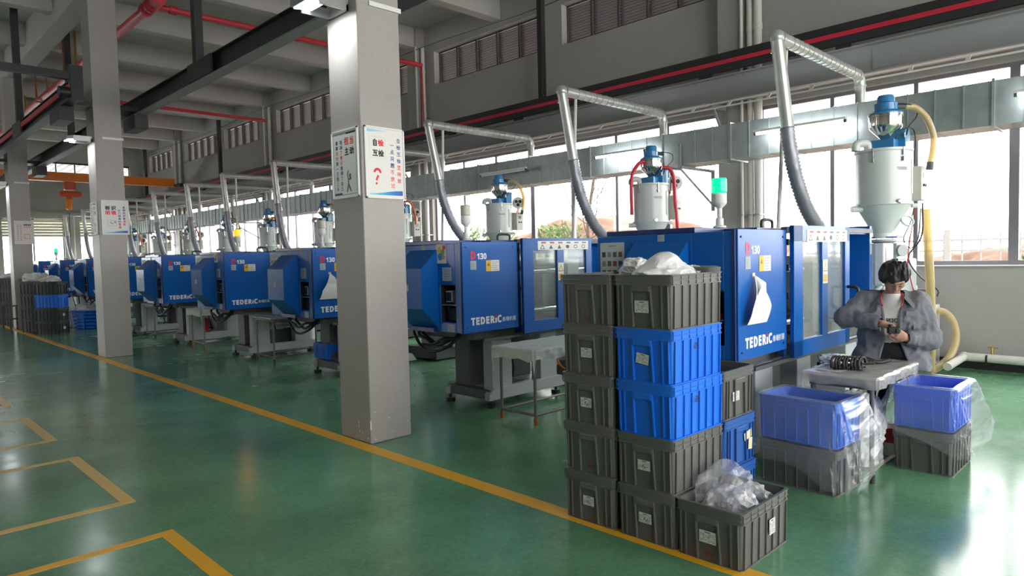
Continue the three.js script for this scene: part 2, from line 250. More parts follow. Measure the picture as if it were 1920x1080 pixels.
// columns along the aisle
function column(x, label, trunk) {
  const c = thing('column', label, 'column', [x, 0, -3.5], 0);
  const g = new RoundedBoxGeometry(0.5, 6.62, 0.44, 2, 0.012); g.translate(0, 3.31, 0); part('shaft', g, M.column, c);
  if (trunk) { part('cable_trunking', [span(0.25, 0.268, 3.855, 3.895, -0.235, 0.1), span(-0.26, 0.262, 3.855, 3.895, -0.235, -0.22)], M.white, c, 'white strip of cable trunking round the column'); }
  return c;
}
const colA = column(-5.4, 'nearest square grey concrete column, large posters on two of its faces', true);
const colB = column(-13.85, 'second square grey column along the yellow line, poster about labelling on it', true);
const colC = column(-22.3, 'farthest of the three square grey columns, behind dark stacked crates', true);
{ // chipped paint at the columns' feet
  const r = rng(7), chips = []; let k0 = 0; for (let i = 0; i < 22; i++) { const y = 0.01 + r() * r() * 0.42, side = r() < 0.55, s = 0.003 + r() * 0.006; chips.push(side ? span(0.2495, 0.2515, y, y + s * (1 + r()), (k0 = -0.2 + r() * 0.4), k0 + s * 0.8) : span((k0 = -0.22 + r() * 0.44), k0 + s * 0.9, y, y + s * (1 + r() * 2), 0.2195, 0.2215)); }
  chips.push(span(0.245, 0.2512, 0.13, 0.21, 0.213, 0.2212)); part('chipped_paint', chips.slice(4), M.paper, colA, 'pale chips where the paint is knocked off'); part('chipped_paint', chips.slice(0, 8).map((g) => g.clone()), M.paper, colB);
}

// downpipes on the pilasters
function downpipe(x, z, r, label, y1 = 6.8) {
  const t = thing('downpipe', label, 'pipe', [x, 0, z], 0, 'white downpipes on the window wall');
  part('pipe', rod(V(0, 0.02, 0), V(0, y1, 0), r, 20), M.pvc, t);
  for (const y of [1.9, 3.4, 5.15, 6.2]) part('coupling', rod(V(0, y - 0.05, 0), V(0, y + 0.05, 0), r * 1.14, 20), M.pvc, t);
  for (const y of [2.2, 3.62]) part('clamp', [rod(V(0, y - 0.01, 0), V(0, y + 0.01, 0), r * 1.2, 20), span(-r, r, y - 0.01, y + 0.01, HZ0 - z + 0.002, 0)], M.steel, t);
}
const where = { '-5.4': 'beside the pilaster behind the nearest machine', '-13.85': 'beside the pilaster right of the nearest column', '-22.3': 'beside the pilaster between the second and nearest columns', '-30.75': 'beside the farthest pilaster of the window wall' };
for (const p of PX.slice(0, 4)) {
  downpipe(p + 0.23, -10.315, 0.024, 'thin white downpipe ' + where[p]); downpipe(p + 0.3, -10.47, 0.052, 'wide white downpipe ' + where[p]); if (p === -5.4) downpipe(p + 0.43, -10.47, 0.064, 'widest white downpipe next to the window, behind the nearest machine');
}

// low drain pipe along the wall, bottom right
{
  const t = thing('drain_pipe', 'white plastic pipe running low along the wall under the right-hand window', 'pipe', [0, 0, 0]);
  part('pipe', [rod(V(-2.15, 0.19, -10.36), V(2.6, 0.16, -10.36), 0.055, 18), rod(V(-2.15, 0.19, -10.36), V(-2.2, 0.13, -9.75), 0.05, 18)], M.pvc, t); part('elbow', new THREE.SphereGeometry(0.064, 18, 12).translate(-2.15, 0.19, -10.36), M.pvc, t);
  part('tap', [rod(V(-1.85, 0.2, -10.36), V(-1.85, 0.33, -10.36), 0.014), rod(V(-1.9, 0.33, -10.36), V(-1.78, 0.33, -10.36), 0.01)], M.brass, t);
  for (const x of [-1.9, -0.8, 0.4]) part('clip', rod(V(x - 0.012, 0.18, -10.36), V(x + 0.012, 0.18, -10.36), 0.062, 18), M.black, t);
}

// ================= cranes, pipes and ducts overhead =================
const ibeamX = (x0, x1, y0, y1, z, w = 0.2, t = 0.014) => [span(x0, x1, y0, y0 + t, z - w / 2, z + w / 2), span(x0, x1, y1 - t, y1, z - w / 2, z + w / 2), span(x0, x1, y0, y1, z - t / 2, z + t / 2)];
{
  const t = thing('crane_runway', 'long grey crane rail beam with red conductor strip on window wall', 'crane beam');
  part('beam', ibeamX(HX0 + 0.1, HX1 - 0.2, 3.97, 4.36, -10.02, 0.24), M.craneGrey, t);
  for (const x of [-14.2, -8.9, -5.2, -3.15, 2]) part('splice_plate', span(x, x + 0.32, 4.03, 4.3, -10.012, -10.004), M.craneGrey, t);
  const c = part('conductor_rail', [span(HX0 + 0.1, HX1 - 0.2, 4.42, 4.7, -9.96, -9.9)], M.black, t, 'black conductor rail with a red stripe'); part('red_stripe', span(HX0 + 0.1, HX1 - 0.2, 4.525, 4.585, -9.91, -9.885), M.busRed, c);
  for (const p of PX) part('bracket', [span(p - 0.1, p - 0.05, 3.9, 3.97, -10.36, -9.89), rod(V(p - 0.075, 3.93, -9.95), V(p - 0.075, 3.45, -10.33), 0.025, 8), span(p - 0.12, p - 0.03, 3.35, 3.97, -10.36, -10.34)], M.craneGrey, t);
  for (const x of [-34, -25.5, -17.2, -9.34, -1.2]) part('hanger_post', span(x - 0.06, x + 0.06, 4.65, SLAB, -10.26, -10.14, 0.008), M.black, t, 'black steel post up to the ceiling');
  for (let i = 0; i < 18; i++) part('collector_bracket', span(-33 + i * 2.1, -32.82 + i * 2.1, 4.36, 4.43, -10.02, -9.93), M.darkSteel, t);
}
{
  const t = thing('cable_tray', 'white cable ladder tray running under the grey crane rail beam', 'cable tray');
  part('rail', span(HX0 + 0.2, HX1 - 0.3, 3.925, 3.945, -9.875, -9.855), M.white, t); part('rail', span(HX0 + 0.2, HX1 - 0.3, 3.835, 3.855, -9.775, -9.755), M.white, t);
  for (let x = -20; x < 3; x += 0.62) part('rung', place(new THREE.BoxGeometry(0.05, 0.012, 0.13), x, 3.89, -9.815, 0.74), M.white, t);
  const far = []; for (let x = -35; x < -20; x += 0.62) far.push(place(new THREE.BoxGeometry(0.05, 0.012, 0.13), x, 3.89, -9.815, 0.74)); part('rungs', far, M.white, t).userData.kind = 'stuff';
}
function runway(z, x0, x1, label, posts, cols, red) {
  const t = thing('crane_runway', label, 'crane beam');
  part('beam', ibeamX(x0, x1, 4.36, 4.64, z, 0.15), M.darkSteel, t); part('bottom_flange', span(x0, x1, 4.335, 4.36, z - 0.085, z + 0.085), red ? M.darkSteel : M.craneGrey, t, red ? '' : 'lower flange toned pale as lit underside');  // flange toned paler grey to paint in its lit underside
  if (red) part('conductor_rail', [span(x0, x1, 4.46, 4.55, z + 0.08, z + 0.11)], M.busRed, t, 'dull red conductor strip');
  for (const [x, len] of posts) part('hanger', [span(x - 0.07, x + 0.07, 4.64, SLAB, z - 0.06, z + 0.06), span(x - 0.15, x + 0.75, 4.36, 4.62, z + 0.085, z + 0.12)], M.darkSteel, t, 'dark hanger post with a channel at its foot');
  for (const p of cols) part('column_bracket', [span(p - 0.34, p + 0.36, 4.1, 4.335, z - 0.11, z + 0.11), span(p - 0.27, p + 0.27, 4.4, 4.48, red ? -3.275 : z, red ? z : -3.725)], M.darkSteel, t, 'dark steel bracket bolted round the column');
  return t;
}
runway(-4.02, -34, 2, 'dark steel crane runway beam on machine side of the columns', [[-10.7, 1], [-18.6, 1], [-27, 1]], [-5.4, -13.85, -22.3]);
{
  const t = runway(-2.86, -34, -12.75, 'dark steel crane runway beam on aisle side, red strip along it', [[-17.5, 1], [-26, 1]], [-13.85, -22.3], true);
  part('end_stop', [span(-12.85, -12.7, 4.3, 4.85, -2.95, -2.77), rod(V(-12.8, 4.42, -2.8), V(-12.8, 4.42, -2.62), 0.09, 16)], M.black, t); part('tie_beam', span(-12.83, -12.73, 4.62, 4.74, -2.9, 2.6), M.darkSteel, t);
}
{ // orange bridge crane with its hoist at the far end
  const t = thing('bridge_crane', 'orange overhead bridge crane spanning the far end of hall', 'crane', [-29.6, 0, 0]);
  part('girder', [span(-0.12, 0.12, 4.76, 4.79, -9.95, -4.0), span(-0.12, 0.12, 5.05, 5.08, -9.95, -4.0), span(-0.012, 0.012, 4.76, 5.06, -9.95, -4.0)], M.orange, t);
  for (const z of [-10.0, -4.02]) part('end_carriage', [span(-0.7, 0.7, 4.71, 4.86, z - 0.05, z + 0.1, 0.02)], M.darkSteel, t);
  const h = part('hoist', [span(-0.16, 0.16, 4.45, 4.74, -6.42, -6.06, 0.04), rod(V(0, 4.3, -6.6), V(0, 4.3, -5.92), 0.11, 20), span(-0.1, 0.1, 4.1, 4.3, -6.3, -6.1, 0.03)], M.hoistRed, t, 'red electric chain hoist'); part('chain_bag', lathe([[0.02, 3.7], [0.1, 3.75], [0.11, 4.1], [0.08, 4.16], [0.02, 4.17]], 16).translate(0, 0, -6.2), M.orange, h); part('pendant_cable', rod(V(0.05, 1.1, -6.15), V(0.05, 3.6, -6.18), 0.012, 6), M.black, h);
}
{ // red fire pipe: main along the columns, branches towards the wall
  const t = thing('fire_pipe', 'red fire sprinkler pipe under the ceiling with branch toward windows', 'pipe');
  part('main_pipe', rod(V(-36, 6.25, -4.2), V(-13.0, 6.25, -4.2), 0.085, 20), M.red, t);
  part('branch_pipe', [rod(V(-13.25, 6.25, -4.2), V(-13.25, 6.25, -10.2), 0.055, 16)], M.red, t); part('branch_pipe', rod(V(-21.7, 6.25, -4.2), V(-21.7, 6.25, -10.2), 0.05, 16), M.red, t); part('drop_pipe', rod(V(-13.25, 4.75, -10.22), V(-13.25, 6.25, -10.2), 0.02, 12), M.red, t);
  for (const z of [-4.5, -6.9, -9.2]) part('coupling', rod(V(-13.25, 6.25, z), V(-13.25, 6.25, z - 0.12), 0.078, 16), M.red, t);
  part('tee', [new THREE.SphereGeometry(0.13, 16, 12).translate(-13.25, 6.25, -4.2), rod(V(-13.0, 6.25, -4.2), V(-12.8, 6.25, -4.2), 0.11, 16), rod(V(-13.6, 6.25, -4.2), V(-13.5, 6.25, -4.2), 0.12, 16)], M.red, t);
  for (const [x, z] of [[-16.3, -4.2], [-19.2, -4.2], [-22.4, -4.2], [-25.5, -4.2]]) part('pipe_hanger', [rod(V(x, 6.25, z - 0.13), V(x, SLAB, z - 0.13), 0.022, 8), rod(V(x, 6.25, z + 0.13), V(x, SLAB, z + 0.13), 0.022, 8), span(x - 0.02, x + 0.02, 6.12, 6.16, z - 0.16, z + 0.16)], M.rust, t);
  part('pipe_hanger', [rod(V(-13.25, 6.2, -7.9), V(-13.25, SLAB, -7.9), 0.015, 8), rod(V(-13.25, 6.15, -7.96), V(-13.25, 6.35, -7.96), 0.075, 16)], M.red, t);
}
{ // main air duct in sections
  const t = thing('air_duct', 'long galvanised rectangular air duct across the tall windows', 'air duct');
  const r = rng(11), Y0 = 2.985, Y1 = 3.485, Z0 = -9.86, Z1 = -9.36; let x = -35.9;
  const make = (L, dents) => { const g = [span(0.012, L - 0.012, Y0, Y1, Z0, Z1)]; const n = Math.round(L / 0.29); for (let i = 1; i < n; i++) { const q = (L * i) / n; g.push(span(q - 0.006, q + 0.006, Y0 - 0.006, Y1 + 0.006, Z0, Z1 + 0.014)); } for (const q of [0, L]) g.push(span(q - (q ? 0.014 : 0), q + (q ? 0 : 0.014), Y0 - 0.022, Y1 + 0.022, Z0 - 0.02, Z1 + 0.022)); return merge(g); };
  const lens = { 1.16: make(1.16), 0.87: make(0.87), 1.45: make(1.45) };
  while (x < 7.4) { const L = [1.16, 0.87, 1.45][Math.floor(r() * 3)]; const m = part('duct_section', lens[L], M.zinc, t); m.position.x = x; x += L; }
  for (const p of PX.slice(0, 5)) part('duct_bracket', [span(p - 0.32, p - 0.28, 2.93, 2.97, -10.36, -9.3), rod(V(p - 0.3, 2.93, -9.34), V(p - 0.3, 2.4, -10.33), 0.018, 8), span(p - 0.33, p - 0.27, 2.3, 2.97, -10.36, -10.34), span(p - 0.32, p - 0.28, 2.93, 3.3, -9.35, -9.32)], M.craneGrey, t);
}

// ================= lamps =================
function tubeLight(x0, x1, y, z, label, lit) {
  const t = thing('tube_light', label, 'lamp', [(x0 + x1) / 2, y, z]); const h = (x1 - x0) / 2;
  part('batten', [span(-h - 0.03, h + 0.03, 0.018, 0.05, -0.022, 0.022, 0.006)], M.white, t); part('tube', [rod(V(-h, 0, 0), V(h, 0, 0), 0.018, 14)], lit ? M.lampWhite : M.white, t); part('end_cap', [rod(V(h, 0, 0), V(h + 0.03, 0, 0), 0.021, 14), rod(V(-h - 0.03, 0, 0), V(-h, 0, 0), 0.021, 14)], M.darkGrey, t);
  for (const s of [-h * 0.8, h * 0.8]) part('bracket', rod(V(s, 0.035, -0.02), V(s, 0.035, -0.24), 0.008, 8), M.steel, t);
  if (lit) { const l = new THREE.RectAreaLight(lin(0.92, 0.97, 1), 60, x1 - x0, 0.04); l.position.set(0, -0.03, 0.0); l.lookAt(0, -1, 0.35); l.name = 'tube_glow'; t.add(l); const b = new THREE.RectAreaLight(lin(0.92, 0.97, 1), 40, x1 - x0, 0.04); b.position.set(0, 0, -0.03); b.lookAt(0, 0, -1); b.name = 'tube_glow'; t.add(b); }
}
tubeLight(-4.35, -3.2, 3.24, -9.1, 'lit LED tube lamp on the duct left of nearest hopper', true);
tubeLight(-7.15, -6.2, 3.24, -9.1, 'lit LED tube lamp on the duct left of the red-hosed hopper', true);
tubeLight(-1.42, -0.4, 3.24, -9.1, 'lit LED tube lamp at the right edge in front of the duct', true);
tubeLight(-10.0, -8.8, 3.22, -9.1, 'unlit tube lamp behind the third hopper, in front of the duct', false);
function floodLight(x, y, z, label, k = 1) {
  const t = thing('flood_light', label, 'lamp', [x, y, z]);
  part('housing', place(new RoundedBoxGeometry(0.3, 0.06, 0.22, 2, 0.015), 0, 0.03, 0, 0.12), M.craneGrey, t); part('lamp_face', place(new THREE.BoxGeometry(0.25, 0.012, 0.17), 0, -0.005, 0, 0.12), M.lampWhite, t);
  part('bracket', [span(-0.16, -0.14, -0.03, 0.06, -0.28, 0), span(0.14, 0.16, -0.03, 0.06, -0.28, 0), span(-0.16, 0.16, -0.03, 0.02, -0.28, -0.26)], M.steel, t);
  const l = new THREE.RectAreaLight(lin(0.92, 0.97, 1), 105 * k, 0.25, 0.17); l.position.set(0, -0.016, 0); l.lookAt(V(0, -1, 0.12)); l.name = 'flood_glow'; t.add(l); return t;
}
floodLight(-5.42, 3.84, -2.99, 'lit white flood lamp at the top of the nearest column');
floodLight(-13.87, 3.84, -2.99, 'lit white flood lamp on the second column above its poster');
floodLight(-22.35, 3.84, -2.99, 'lit white flood lamp on the farthest column at left edge');

single('cable', tube([V(-34, 6.72, -10.31), V(-27, 6.6, -10.31), V(-21.9, 6.72, -10.31), V(-17.5, 6.62, -10.31), V(-13.45, 6.72, -10.31), V(-9.4, 6.62, -10.31), V(-5.1, 6.74, -10.31), V(-1, 6.64, -10.31), V(2.8, 6.7, -10.31)], 0.009, 120, 6), M.darkGrey, 'thin sagging cable strung along the top of the louvres', 'cable');
// ---------- hand-drawn strokes for the signs' characters, on a grid of 20 ----------
const GLYPH = {
  '自': '10,0 8,4;4,4 4,19;4,4 16,4 16,19;4,9 16,9;4,14 16,14;4,19 16,19',
  '检': '4,1 4,19;0,6 8,6;4,7 1,13;5,8 7,11;13,1 7,8;13,1 19,8;10,8 16,8;9,11 10,15;13,10 13,15;18,10 15,16;7,18 19,18',
  '互': '2,2 18,2;7,2 5,11 14,11;6,7 15,7 13,18;1,18 19,18',
  '坚': '3,1 3,9;7,0 7,10;9,2 17,2 10,10;10,3 18,10;4,14 16,14;10,11 10,19;1,19 19,19',
  '持': '4,0 4,18 2,17;0,5 8,5;0,12 8,10;9,4 19,4;14,0 14,8;8,8 20,8;8,12 20,12;16,9 16,19 13,18;10,14 12,17',
  '做': '5,0 1,8;3,6 3,19;6,5 12,5;9,1 9,10;6,10 12,10 12,17 6,17 6,10;15,0 12,7;13,5 20,5;18,5 11,19;14,8 20,19',
  '一': '1,10 19,10', '点': '10,0 10,8;10,3 17,3;4,8 16,8 16,13 4,13 4,8;2,16 1,19;7,16 8,19;12,16 13,19;17,16 19,19',
  '问': '4,0 6,3;3,4 3,20;8,2 17,2 17,19 14,19;7,8 13,8 13,14 7,14 7,8',
  '题': '2,1 9,1 9,7 2,7 2,1;2,4 9,4;1,10 10,10;5,10 5,17;5,13 9,13;3,12 1,18;1,17 8,19 20,19;11,2 20,2;15,2 13,5;12,5 19,5 19,13;12,5 12,13;15,7 13,15;16,13 19,16',
  '不': '2,2 18,2;11,2 1,13;10,7 10,20;12,9 18,14', '放': '5,0 6,3;0,5 10,5;4,5 3,13 0,19;3,10 9,10 8,19 5,18;13,0 10,9;12,5 20,5;18,5 9,19;12,9 20,19',
  '过': '3,2 5,5;1,8 5,8 5,16;5,16 1,19;4,16 10,19 20,19;8,5 20,5;16,0 16,15 13,14;10,8 12,12',
  '担': '4,0 4,18 2,17;0,5 8,5;0,12 8,10;10,2 18,2 18,14 10,14 10,2;10,8 18,8;8,19 20,19', '当': '10,0 10,8;3,2 6,7;17,2 14,7;3,9 17,9 17,19 3,19;4,14 17,14',
  '主': '8,0 11,3;3,5 17,5;4,12 16,12;10,5 10,19;1,19 19,19', '动': '2,3 9,3;0,8 10,8;5,8 1,17 9,15;8,12 10,17;10,6 19,6 18,18 15,18;14,1 13,11 9,19',
  '推': '4,0 4,18 2,17;0,5 7,5;0,12 7,10;12,0 8,8;10,6 10,20;10,5 20,5;11,10 19,10;11,14 19,14;10,19 20,19;15,5 15,19;14,1 16,4',
  '掉': '4,0 4,18 2,17;0,5 7,5;0,12 7,10;14,0 14,6;14,3 19,3;10,6 18,6 18,13 10,13 10,6;10,9 18,9;14,13 14,20;8,16 20,16', '了': '3,2 16,2 10,8;10,8 10,19 7,18',
  '责': '2,3 18,3;4,6 16,6;1,9 19,9;10,0 10,9;5,11 15,11 15,16;5,11 5,16;10,12 8,17 2,20;12,17 17,20', '任': '6,0 1,9;4,6 4,20;18,1 8,4;7,10 20,10;13,3 13,18;8,18 19,18',
  '倒': '5,0 1,8;3,6 3,20;6,2 14,2;10,2 7,7 13,7;10,8 10,17;6,11 14,11;6,18 14,16;16,3 16,14;19,0 19,19 17,18', '己': '3,2 16,2 16,9 3,9 3,18 17,18 18,15',
  '事': '1,3 19,3;4,5 16,5 16,8 4,8 4,5;3,11 16,11 16,16 3,16;0,13 20,13;10,0 10,20 7,19', '及': '2,2 14,2 12,8 17,8 8,19;6,2 5,11 1,19;7,9 18,19',
  '时': '1,2 8,2 8,16 1,16 1,2;1,9 8,9;9,6 20,6;16,0 16,19 13,18;11,10 13,13', '日': '4,1 16,1 16,19 4,19 4,1;4,10 16,10', '胜': '2,1 2,19;2,1 8,1 8,19;2,7 8,7;2,12 8,12;12,1 10,8;11,5 20,5;15,0 15,19;11,12 20,12;9,19 20,19',
  '三': '3,2 17,2;4,10 16,10;1,18 19,18', '天': '3,2 17,2;1,9 19,9;10,2 9,11 1,19;10,10 19,19', '标': '4,0 4,20;0,5 8,5;4,7 0,14;5,8 8,11;10,2 19,2;8,7 20,7;14,7 14,19 12,18;10,11 8,17;17,11 20,17',
  '识': '2,1 4,4;1,8 4,8 4,18 7,15;9,2 19,2 19,10 9,10 9,2;11,13 8,19;16,13 20,19', '明': '1,2 8,2 8,16 1,16 1,2;1,9 8,9;11,1 19,1 19,19 16,19;11,1 11,12 8,20;11,7 19,7;11,12 19,12',
  '确': '1,2 9,2;5,2 1,11;3,9 8,9 8,17 3,17 3,9;13,0 10,5;12,3 17,3 15,6;11,6 19,6 19,19 16,19;11,6 11,13 9,20;11,10 19,10;11,14 19,14;15,6 15,18',
  '货': '7,0 2,6;5,4 5,9;16,1 9,5;11,1 11,8 18,8;5,11 15,11 15,16;5,11 5,16;10,12 8,17 2,20;12,17 17,20', '物': '3,1 1,8;1,6 8,6;5,0 5,20;0,13 8,11;12,0 9,8;11,5 19,5 18,18 15,18;14,5 10,14;17,5 12,18',
  '要': '2,2 18,2;4,5 16,5 16,10 4,10 4,5;8,2 8,10;12,2 12,10;1,13 19,13;9,11 5,16 17,20;14,13 4,20', '清': '2,1 4,4;1,7 4,9;4,12 1,19;8,3 19,3;9,6 18,6;7,9 20,9;13,0 13,9;9,11 18,11 18,20;9,11 9,20;9,14 18,14;9,17 18,17',
  '晰': '1,2 6,2 6,16 1,16 1,2;1,9 6,9;8,6 13,6;10,1 10,20;10,8 8,14;19,1 14,3 14,12 12,19;14,9 20,9;17,9 17,20', '分': '7,1 1,10;12,1 19,9;5,10 15,10 14,18 11,18;9,10 3,19', '门': '4,0 6,3;3,4 3,20;8,2 17,2 17,19 14,19',
  '别': '2,2 10,2 10,8 2,8 2,2;1,11 11,11 9,19 7,18;5,8 4,14 1,19;14,3 14,14;18,0 18,19 16,18', '类': '5,1 7,4;15,1 13,4;1,6 19,6;10,0 10,11;9,7 3,11;11,7 17,11;1,14 19,14;10,11 9,16 2,20;11,15 18,20',
  '好': '4,1 2,12 8,18;8,6 1,19;0,6 8,6;11,3 18,3 15,7;15,7 15,19 12,18;9,10 20,10', '管': '4,0 1,4;3,2 8,2;12,0 10,4;11,2 18,2;2,9 2,6 18,6 18,9;5,9 5,20;5,9 14,9 14,13 5,13;5,15 16,15 16,19 5,19', '理': '1,3 8,3;1,9 8,9;0,17 8,15;4,3 4,16;10,2 18,2 18,11 10,11 10,2;10,6 18,6;14,2 14,19;10,15 18,15;8,19 20,19',
  '泰': '3,3 17,3;4,6 16,6;1,9 19,9;10,0 2,13;11,9 19,13;10,11 10,20;4,14 8,17;16,13 12,16;8,16 2,20;12,16 18,20', '瑞': '1,3 7,3;1,9 7,9;0,17 8,15;4,3 4,16;10,1 10,6 19,6 19,1;14,0 14,6;9,9 20,9;10,12 19,12 19,20;10,12 10,20;13,12 13,19;16,12 16,19',
  '机': '4,0 4,20;0,5 8,5;4,7 0,14;5,8 8,11;11,2 11,11 8,20;11,2 17,2 17,18 20,18', '器': '2,1 8,1 8,6 2,6 2,1;12,1 18,1 18,6 12,6 12,1;1,10 19,10;10,7 8,11 2,14;11,10 17,14;2,14 8,14 8,19 2,19 2,14;12,14 18,14 18,19 12,19 12,14',
};
function han(g, ch, x, y, s, color, weight = 2.2) {
  g.save(); g.translate(x, y); g.scale(s / 22, s / 22); g.strokeStyle = color; g.lineWidth = weight; g.lineCap = 'square'; g.lineJoin = 'miter';
  for (const st of (GLYPH[ch] || '').split(';')) { g.beginPath(); st.split(' ').forEach((p, i) => { const [a, b] = p.split(','); i ? g.lineTo(+a, +b) : g.moveTo(+a, +b); }); g.stroke(); } g.restore();
}
const column_ = (g, text, x, y, s, step, pick, w) => [...text].forEach((c, i) => han(g, c, x, y + i * step, s, pick(i), w));
function panelDecal(w, h, tex, more = {}) { const m = new THREE.MeshStandardMaterial({ map: tex, roughness: 0.45, side: THREE.DoubleSide, ...more }); return [new THREE.PlaneGeometry(w, h), m]; }
function wave(g, w, h, y0) { // printed blue swoosh along the poster's foot
  const gr = g.createLinearGradient(0, 0, w, 0); gr.addColorStop(0, '#8fdcee'); gr.addColorStop(0.45, '#19a6e0'); gr.addColorStop(1, '#0b49b4'); g.fillStyle = gr;
  g.beginPath(); g.moveTo(w * 0.05, y0 + h * 0.05); g.bezierCurveTo(w * 0.35, y0 + h * 0.06, w * 0.6, y0 + h * 0.0, w * 0.96, y0 + h * 0.0); g.lineTo(w * 0.96, y0 + h * 0.07); g.lineTo(w * 0.05, y0 + h * 0.07); g.fill();
}
// four posters on the columns
const posterTex = {
  right: canvasTex(512, 760, (g, w, h) => {
    g.fillStyle = '#e6e2dc'; g.fillRect(0, 0, w, h); const a = g.createLinearGradient(0, 0, w * 0.7, 0); a.addColorStop(0, '#7fc4e2'); a.addColorStop(1, '#e6e2dc'); g.fillStyle = a; g.beginPath(); g.moveTo(20, 12); g.lineTo(360, 20); g.bezierCurveTo(200, 30, 110, 38, 20, 46); g.fill();
    g.setLineDash([6, 7]); g.strokeStyle = '#5b5b60'; g.lineWidth = 2; g.strokeRect(48, 95, 214, 232); g.setLineDash([]);
    han(g, '自', 88, 122, 78, '#15161a', 3.4); han(g, '检', 168, 122, 78, '#e02030', 3.4); han(g, '互', 88, 238, 78, '#15161a', 3.4); han(g, '检', 168, 238, 78, '#15161a', 3.4);
    column_(g, '自检互检坚持做', 422, 88, 56, 76, (i) => (i < 4 ? '#20307e' : '#e33438'), 2.4); column_(g, '一点问题不放过', 330, 146, 56, 76, (i) => (i < 4 ? '#20307e' : '#e33438'), 2.4);
    g.strokeStyle = '#dd1430'; g.lineWidth = 28; g.lineCap = 'butt'; g.beginPath(); g.arc(146, 492, 40, Math.PI * 1.02, Math.PI * 2.02); g.stroke(); g.lineWidth = 25; g.beginPath(); g.moveTo(160, 520); g.quadraticCurveTo(136, 548, 132, 578); g.stroke(); g.fillStyle = '#c02038'; g.beginPath(); g.arc(130, 612, 13, 0, 7); g.fill();
    wave(g, w, h, h * 0.9);
  }),
  left: canvasTex(512, 760, (g, w, h) => {
    g.fillStyle = '#dfe2de'; g.fillRect(0, 0, w, h); g.strokeStyle = '#44484c'; g.lineWidth = 5; g.strokeRect(24, 24, w - 48, h - 48); g.fillStyle = '#262c5e'; g.fillRect(290, 24, 190, 18); g.fillRect(24, h - 48, 160, 24);
    han(g, '担', 258, 80, 90, '#d8222c', 3.2); han(g, '当', 364, 80, 90, '#d8222c', 3.2); han(g, '主', 258, 200, 90, '#15161a', 3.4); han(g, '动', 364, 200, 90, '#15161a', 3.4);
    column_(g, '推掉了责任推倒了自己', 160, 100, 52, 60, (i) => (i === 3 || i === 4 ? '#d8222c' : '#2a2d58'), 2.6); column_(g, '事事及时做一日胜三天', 70, 100, 52, 60, (i) => (i === 2 || i === 3 ? '#d8222c' : '#2a2d58'), 2.6);
    g.strokeStyle = '#5f6a60'; g.lineWidth = 26; g.lineCap = 'round'; g.beginPath(); g.moveTo(320, 560); g.lineTo(318, 620); g.lineTo(290, 700); g.moveTo(320, 620); g.lineTo(362, 694); g.stroke(); g.lineWidth = 20; g.beginPath(); g.moveTo(318, 566); g.lineTo(300, 500); g.lineTo(318, 470); g.moveTo(326, 566); g.lineTo(366, 560); g.stroke(); g.fillStyle = '#6b756c'; g.beginPath(); g.arc(352, 520, 24, 0, 7); g.fill(); g.fillStyle = '#20242a'; g.fillRect(346, 534, 26, 34);
  }),
  sign: canvasTex(512, 720, (g, w, h) => {
    g.fillStyle = '#e2e1dd'; g.fillRect(0, 0, w, h); han(g, '标', 70, 110, 92, '#15161a', 3.6); han(g, '识', 184, 110, 92, '#15161a', 3.6); han(g, '明', 70, 215, 92, '#e2304a', 3.8); han(g, '确', 184, 215, 92, '#e2304a', 3.8);
    column_(g, '货物标识要清晰', 408, 112, 54, 62, (i) => (i < 5 ? '#3d3f92' : '#e2304a'), 2.8); column_(g, '分门别类好管理', 316, 178, 54, 62, (i) => (i < 5 ? '#3d3f92' : '#e2304a'), 2.8);
    g.strokeStyle = '#9aa09c'; g.lineWidth = 6; g.strokeRect(100, 430, 170, 110); g.lineWidth = 12; g.strokeStyle = '#70787a'; g.beginPath(); g.moveTo(140, 480); g.lineTo(165, 460); g.lineTo(190, 500); g.lineTo(220, 478); g.stroke(); g.beginPath(); g.arc(250, 460, 14, 0, 7); g.stroke(); wave(g, w, h, h * 0.9);
  }),
  far: canvasTex(256, 360, (g, w, h) => { g.fillStyle = '#e4ddd6'; g.fillRect(0, 0, w, h); g.fillStyle = '#333'; for (let i = 0; i < 4; i++) g.fillRect(122 + i * 26, 46, 20, 24); g.fillStyle = '#d98a86'; for (let i = 0; i < 3; i++) g.fillRect(126 + i * 30, 84, 22, 14); for (let c = 0; c < 2; c++) for (let i = 0; i < 9; i++) { g.fillStyle = c ? '#e3a8a2' : '#b9b2b8'; g.fillRect(28 + c * 40, 52 + i * 30, 22, 20); } g.strokeStyle = '#e07a70'; g.lineWidth = 8; g.strokeRect(130, 210, 70, 70); }),
};
function poster(name, label, tex, w, h, pos, turn) { const t = thing(name, label, 'poster', pos, turn); const d = 0.012; part('backing', new RoundedBoxGeometry(w, h, d, 1, 0.002).translate(0, 0, d / 2), M.white, t); const f = 0.014; part('frame', [span(-w / 2, w / 2, h / 2 - f, h / 2, d - 0.002, d + 0.008), span(-w / 2, w / 2, -h / 2, -h / 2 + f, d - 0.002, d + 0.008), span(-w / 2, -w / 2 + f, -h / 2, h / 2, d - 0.002, d + 0.008), span(w / 2 - f, w / 2, -h / 2, h / 2, d - 0.002, d + 0.008)], M.white, t); const [g, m] = panelDecal(w - 2 * f, h - 2 * f, tex); part('print', g.translate(0, 0, d + 0.001), m, t); return t; }
poster('wall_poster', 'white poster with red question mark on the nearest column', posterTex.right, 0.42, 0.63, [-5.4 + 0.251, 2.495, -3.515], Math.PI / 2);
poster('wall_poster', 'grey poster with small figure holding phone, on nearest column aisle side', posterTex.left, 0.44, 0.61, [-5.4, 2.5, -3.279], 0);
poster('wall_poster', 'poster with blue wave at its foot on the second column', posterTex.sign, 0.44, 0.61, [-13.85 + 0.251, 2.485, -3.54], Math.PI / 2);
